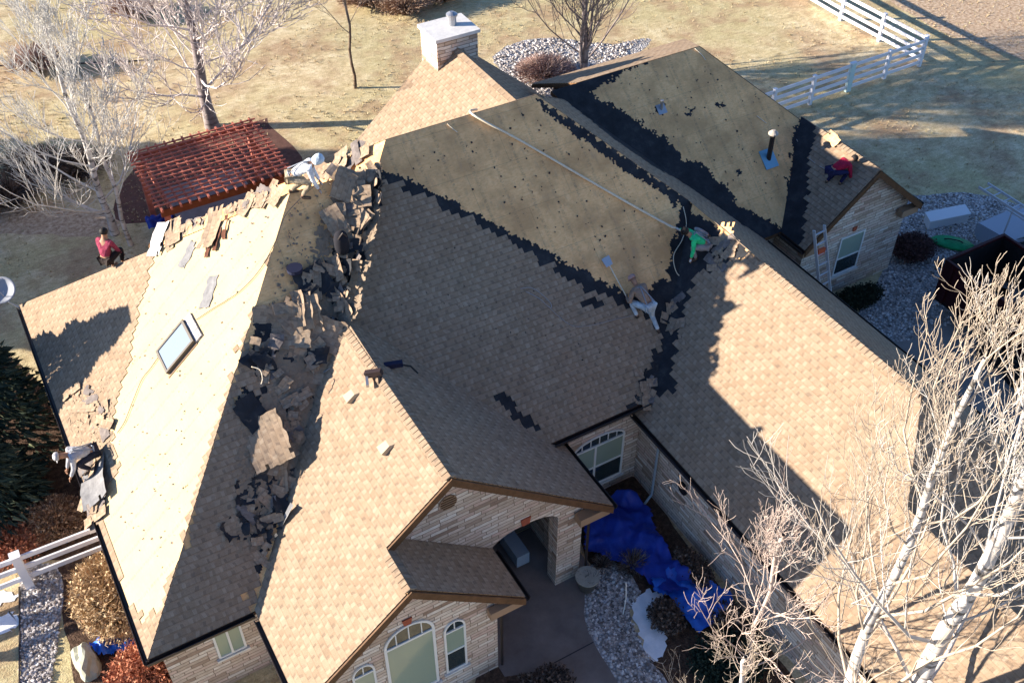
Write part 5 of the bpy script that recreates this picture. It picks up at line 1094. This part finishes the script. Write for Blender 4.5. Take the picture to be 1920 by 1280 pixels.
roperun('safety_rope','faint grey cord crossing the shaded shingles towards the kneeling worker',[(1030,577,pMF),(1045,592,pMF),(1075,612,pMF),(1110,610,pMF),(1150,600,pMF),(1195,590,pMF)],.007,cordM)
roperun('safety_rope','grey cord crossing the black valley to the crimson worker',[(1492,262,pBF,.04),(1505,285,pBF,.05),(1520,300,pSL),(1540,314,pSL),A6['pel']],.012,cordM)
roperun('air_hose','grey hose curling beside the valley heap below the folded slab',[(622,690,pEL),(600,705,pEL),(585,725,pEL),(575,745,pEL),(560,752,pEL)],.014,WB,'hose')
roperun('safety_rope','pale cord lying among the shingles near the navy lid',[(470,690,pLS,.2),(485,696,pLS,.25),(490,712,pLS,.25),(488,722,pLS,.2)],.012,ropeM)
roperun('safety_rope','short white string on the left end of the bare main boards',[(838,233,pMF),(848,242,pMF),(857,249,pMF)],.01,ropeM)
roperun('safety_rope','short pale batten near the left top of the rear bare boards',[(1302,92,pBF),(1315,104,pBF),(1322,114,pBF)],.012,ropeM,'batten')
roperun('safety_rope','short pale batten between the flue pipe and the black valley',[(1418,218,pBF),(1427,225,pBF),(1436,232,pBF)],.012,ropeM,'batten')
# ---------------- satellite dish ----------------
c=Vector((-1.02,26.35,3.15)); root=empty('satellite_dish',(-.75,26.1,2.6),label='grey satellite dish mounted at the far left corner of the eave',cat='satellite dish'); inv=Matrix.Translation((.75,-26.1,-2.6))
axis=Vector((-.25,-.55,.8)).normalized(); q=axis.to_track_quat('Z','Y').to_matrix()
o=MB().lathe([(.02,-.10),(.15,-.085),(.30,-.04),(.38,.01),(.385,.0),(.30,-.055),(.15,-.10),(.02,-.115)],c=c,n=24,M=q).build('dish',newmat('dish_grey',(.34,.36,.40),.5),root,smooth=True,fix=False); o.matrix_parent_inverse=inv
for n_,mb_ in (('mast',MB().tube([Vector((-.75,26.0,2.65)),Vector((-.95,26.2,2.8)),c-axis*.1],.025,8)),('arm',MB().tube([c-axis*.1-Vector((0,.1,.2)),c+axis*.42+Vector((0,-.05,.0))],.014,6)),('receiver',MB().bar(c+axis*.38,c+axis*.52,.09,.07))):
    o=mb_.build(n_,M['galv'],root); o.matrix_parent_inverse=inv
# ---------------- ladders ----------------
alu=newmat('aluminium',(.55,.57,.60),.4,.3)
def ladder(label,a,b,side,width,n,rad=.03,extra=None):
    a=Vector(a); b=Vector(b); side=Vector(side).normalized()*width/2; root=empty('ladder',a,label=label,cat='ladder'); inv=Matrix.Translation(-a)
    for s in (1,-1): o=MB().bar(a+side*s,b+side*s,.035,.08).build('rail',alu,root); o.matrix_parent_inverse=inv
    for k in range(n):
        p=a.lerp(b,(k+.5)/n); o=MB().bar(p-side,p+side,.035).build('rung',alu,root); o.matrix_parent_inverse=inv
    return root
lt_=at(1477,428,4.15); lb=at(1493,500,3.0)
ladder('aluminium ladder standing up over the eave between the garage and the small gable',(19.75,15.2,0.0),(19.25,16.35,4.15),(1,.1,0),.42,13)
p=Vector((19.33,16.17,3.3)); tag(MB().box((p.x-.13,p.y-.05,p.z),(p.x+.13,p.y+.03,p.z+.22)).build('orange_box',newmat('orange_plastic',(.5,.10,.04),.5)),'small orange box hanging between the rungs of the eave ladder','box')
# ---------------- yard at right: dump trailer, pickup, boxes ----------------
mar=simple_noise_mat('maroon_paint',[(.3,(.028,.005,.007)),(.7,(.05,.008,.011))],4,.5,.1); blk=simple_noise_mat('liner_and_shade',[(.3,(.006,.005,.006)),(.7,(.014,.012,.013))],4,.9,.3); white=newmat('pale_paint',(.30,.35,.43),.35,spec=.5)
tr=empty('dump_trailer',(25.2,12.4,0),label='high sided dark maroon dump trailer with a black interior on the driveway',cat='trailer'); ti=Matrix.Translation((-25.2,-12.4,0))
def T(mb,n,m=mar,par=None,**k): o=mb.build(n,m,par or tr,**k); o.matrix_parent_inverse=ti if par is None else Matrix(); return o
X0,X1,Y0,Y1,ZB,ZT=23.6,26.1,8.2,15.1,.75,2.1
T(MB().box((X0,Y0,ZB-.08),(X1,Y1,ZB)),'bed',blk)
for a in (((X0,Y0+.06,ZB+.001),(X0+.06,Y1-.06,ZT)),((X1-.06,Y0+.06,ZB+.001),(X1,Y1-.06,ZT))): s_=T(MB().box(*a),'side_panel')
for a in (((X0,Y0,ZB+.001),(X1,Y0+.06,ZT)),((X0,Y1-.06,ZB+.001),(X1,Y1,ZT))): T(MB().box(*a),'end_panel')
for a in (((X0+.061,Y0+.062,ZB+.002),(X0+.075,Y1-.062,ZT-.12)),((X1-.075,Y0+.062,ZB+.002),(X1-.061,Y1-.062,ZT-.02)),((X0+.076,Y1-.075,ZB+.002),(X1-.076,Y1-.062,ZT-.02))): T(MB().box(*a),'shade_panel',blk)  # black sheets that paint in the shade inside the trailer
for a,b in (((X0+.03,Y0,ZT+.04),(X0+.03,Y1,ZT+.04)),((X1-.03,Y0,ZT+.04),(X1-.03,Y1,ZT+.04)),((X0+.07,Y0+.03,ZT+.045),(X1-.07,Y0+.03,ZT+.045)),((X0+.07,Y1-.03,ZT+.045),(X1-.07,Y1-.03,ZT+.045))): T(MB().bar(a,b,.09,.07),'top_rail')
for k in range(9):
    y=Y0+.35+k*(Y1-Y0-.7)/8
    for X in (X0-.03,X1+.03): T(MB().box((X-.028,y-.04,ZB),(X+.028,y+.04,ZT)),'stake')
for y in (11.6,12.6):
    for X in (X0-.18,X1+.18):
        w_=T(MB().lathe([(.2,-.11),(.36,-.11),(.38,-.08),(.38,.08),(.36,.11),(.2,.11)],c=(X,y,.38),n=20,M=Matrix(((0,0,1),(0,1,0),(1,0,0)))),'wheel',M['black']); sub(MB().lathe([(.19,-.09),(.19,.1),(.05,.12)],c=(X,y,.38),n=16,M=Matrix(((0,0,1),(0,1,0),(1,0,0)))).build('rim',M['galv']),w_)
T(MB().bar((25.15,Y1,.6),(25.15,Y1+1.3,.55),.12),'tongue')
for k in range(12):
    r_=random.Random(k); p=Vector((r_.uniform(X0+.3,X1-.3),r_.uniform(Y0+.4,Y1-.4),ZB+.1+r_.random()*.35)); piece(r_.choice(['wide','strip','felt']),r_.randrange(4),p,Vector((0,0,1)),Vector((math.cos(k),math.sin(k),0)),0,Vector((r_.uniform(-.4,.4),r_.uniform(-.4,.4),0)),'dark roofing waste lying inside the dump trailer','waste in the dump trailer',1.1,k%2==0)['category']='roofing waste'
# pickup with rack
pk=empty('pickup_truck',(28.2,14.2,0),label='pale blue white pickup truck with a rack at the right edge, beside the trailer',cat='pickup'); pi_=Matrix.Translation((-28.2,-14.2,0))
def P_(mb,n,m=white,par=None,**k): o=mb.build(n,m,par or pk,**k); o.matrix_parent_inverse=pi_ if par is None else Matrix(); return o
cx=28.3
def xs(poly,w0,m,n,**k): # side profile (y,z) extruded across x
    return P_(MB().prism([(cx-w0,y,z) for y,z in poly],(2*w0,0,0)),n,m,**k)
xs([(11.2,.45),(16.7,.45),(16.85,.7),(16.8,1.02),(15.5,1.12),(13.4,1.15),(11.15,1.15),(11.1,.7)],.95,white,'body')
xs([(13.3,1.152),(15.45,1.122),(14.85,1.72),(13.45,1.75)],.85,white,'cab')
xs([(13.31,1.2),(15.3,1.18),(14.8,1.64),(13.5,1.66)],.865,M['glass_dark'],'side_window'); P_(MB().prism([(cx-.75,15.47,1.14),(cx+.75,15.47,1.14),(cx+.7,14.90,1.70),(cx-.7,14.90,1.70)],(0,.01,.01)),'windscreen',M['glass_dark'])
P_(MB().box((cx-.8,11.3,1.153),(cx+.8,13.2,1.17)),'bed_liner',blk)
for sx in (-1,1):
    P_(MB().box((cx+sx*.7-.12,16.8,.72),(cx+sx*.7+.12,16.87,.9)),'headlight',M['galv'])
    for y in (12.1,15.8):
        w_=P_(MB().lathe([(.22,-.12),(.37,-.12),(.39,-.09),(.39,.09),(.37,.12),(.22,.12)],c=(cx+sx*.88,y,.39),n=20,M=Matrix(((0,0,1),(0,1,0),(1,0,0)))),'wheel',M['black']); sub(MB().lathe([(.2,-.1),(.2,.125),(.05,.13)],c=(cx+sx*.88,y,.39),n=16,M=Matrix(((0,0,1),(0,1,0),(1,0,0)))).build('rim',M['galv']),w_)
    P_(MB().bar((cx+sx*.85,11.2,1.98),(cx+sx*.85,16.2,1.98),.05),'rack_rail',alu)
for y in (11.5,13.3,15.9):
    P_(MB().bar((cx-.85,y,2.02),(cx+.85,y,2.02),.05),'rack_bar',alu)
    for sx in (-1,1): P_(MB().bar((cx+sx*.85,y,1.1),(cx+sx*.85,y,1.98),.04),'rack_post',alu)
ladder('extension ladder lying on the pickup rack beside the trailer',(27.65,10.8,2.10),(27.65,17.3,2.10),(1,0,0),.42,17)
wh=newmat('foam_white',(.66,.70,.74),.6)
o=tag(MB().prism([(26.85,18.2,0),(27.1,18.65,0),(28.6,18.3,0),(28.35,17.85,0)],(0,0,.32)).build('white_crate',wh),'long pale blue white box on the gravel above the green board','box'); sub(MB().prism([(26.82,18.18,.322),(27.08,18.68,.322),(28.63,18.32,.322),(28.38,17.82,.322)],(0,0,.05)).build('lid',wh),o)
p=at(1785,460,.0); o=tag(MB().lathe([(.1,.0),(.42,.02),(.48,.08),(.42,.14),(.1,.17)],c=(0,0,0),n=20).build('green_sled',cloth('green_plastic',(.015,.32,.12),.5),smooth=True),'bright green oval lid lying beside the nose of the trailer','lid'); o.location=(p.x,p.y,.02); o.scale=(1.5,.75,1); o.rotation_euler=(0,0,R(-50)); sub(MB().tube([(-.2,0,.17),(-.12,0,.22),(.12,0,.22),(.2,0,.17)],.02,6).build('handle',M['black']),o)
p=at(1720,480,0); tag(MB().box((p.x-.2,p.y-.16,0),(p.x+.2,p.y+.16,.24)).build('small_box',wh),'small pale box left of the dark clump on the shaded gravel','box')
p=at(1880,450,0); shrub('juniper','dark shrub at the right edge behind the pickup rack',(p.x,p.y,0),.9,.6,.8,41,[(.03,.012,.01),(.08,.04,.03)],500,.008,leaf=3)
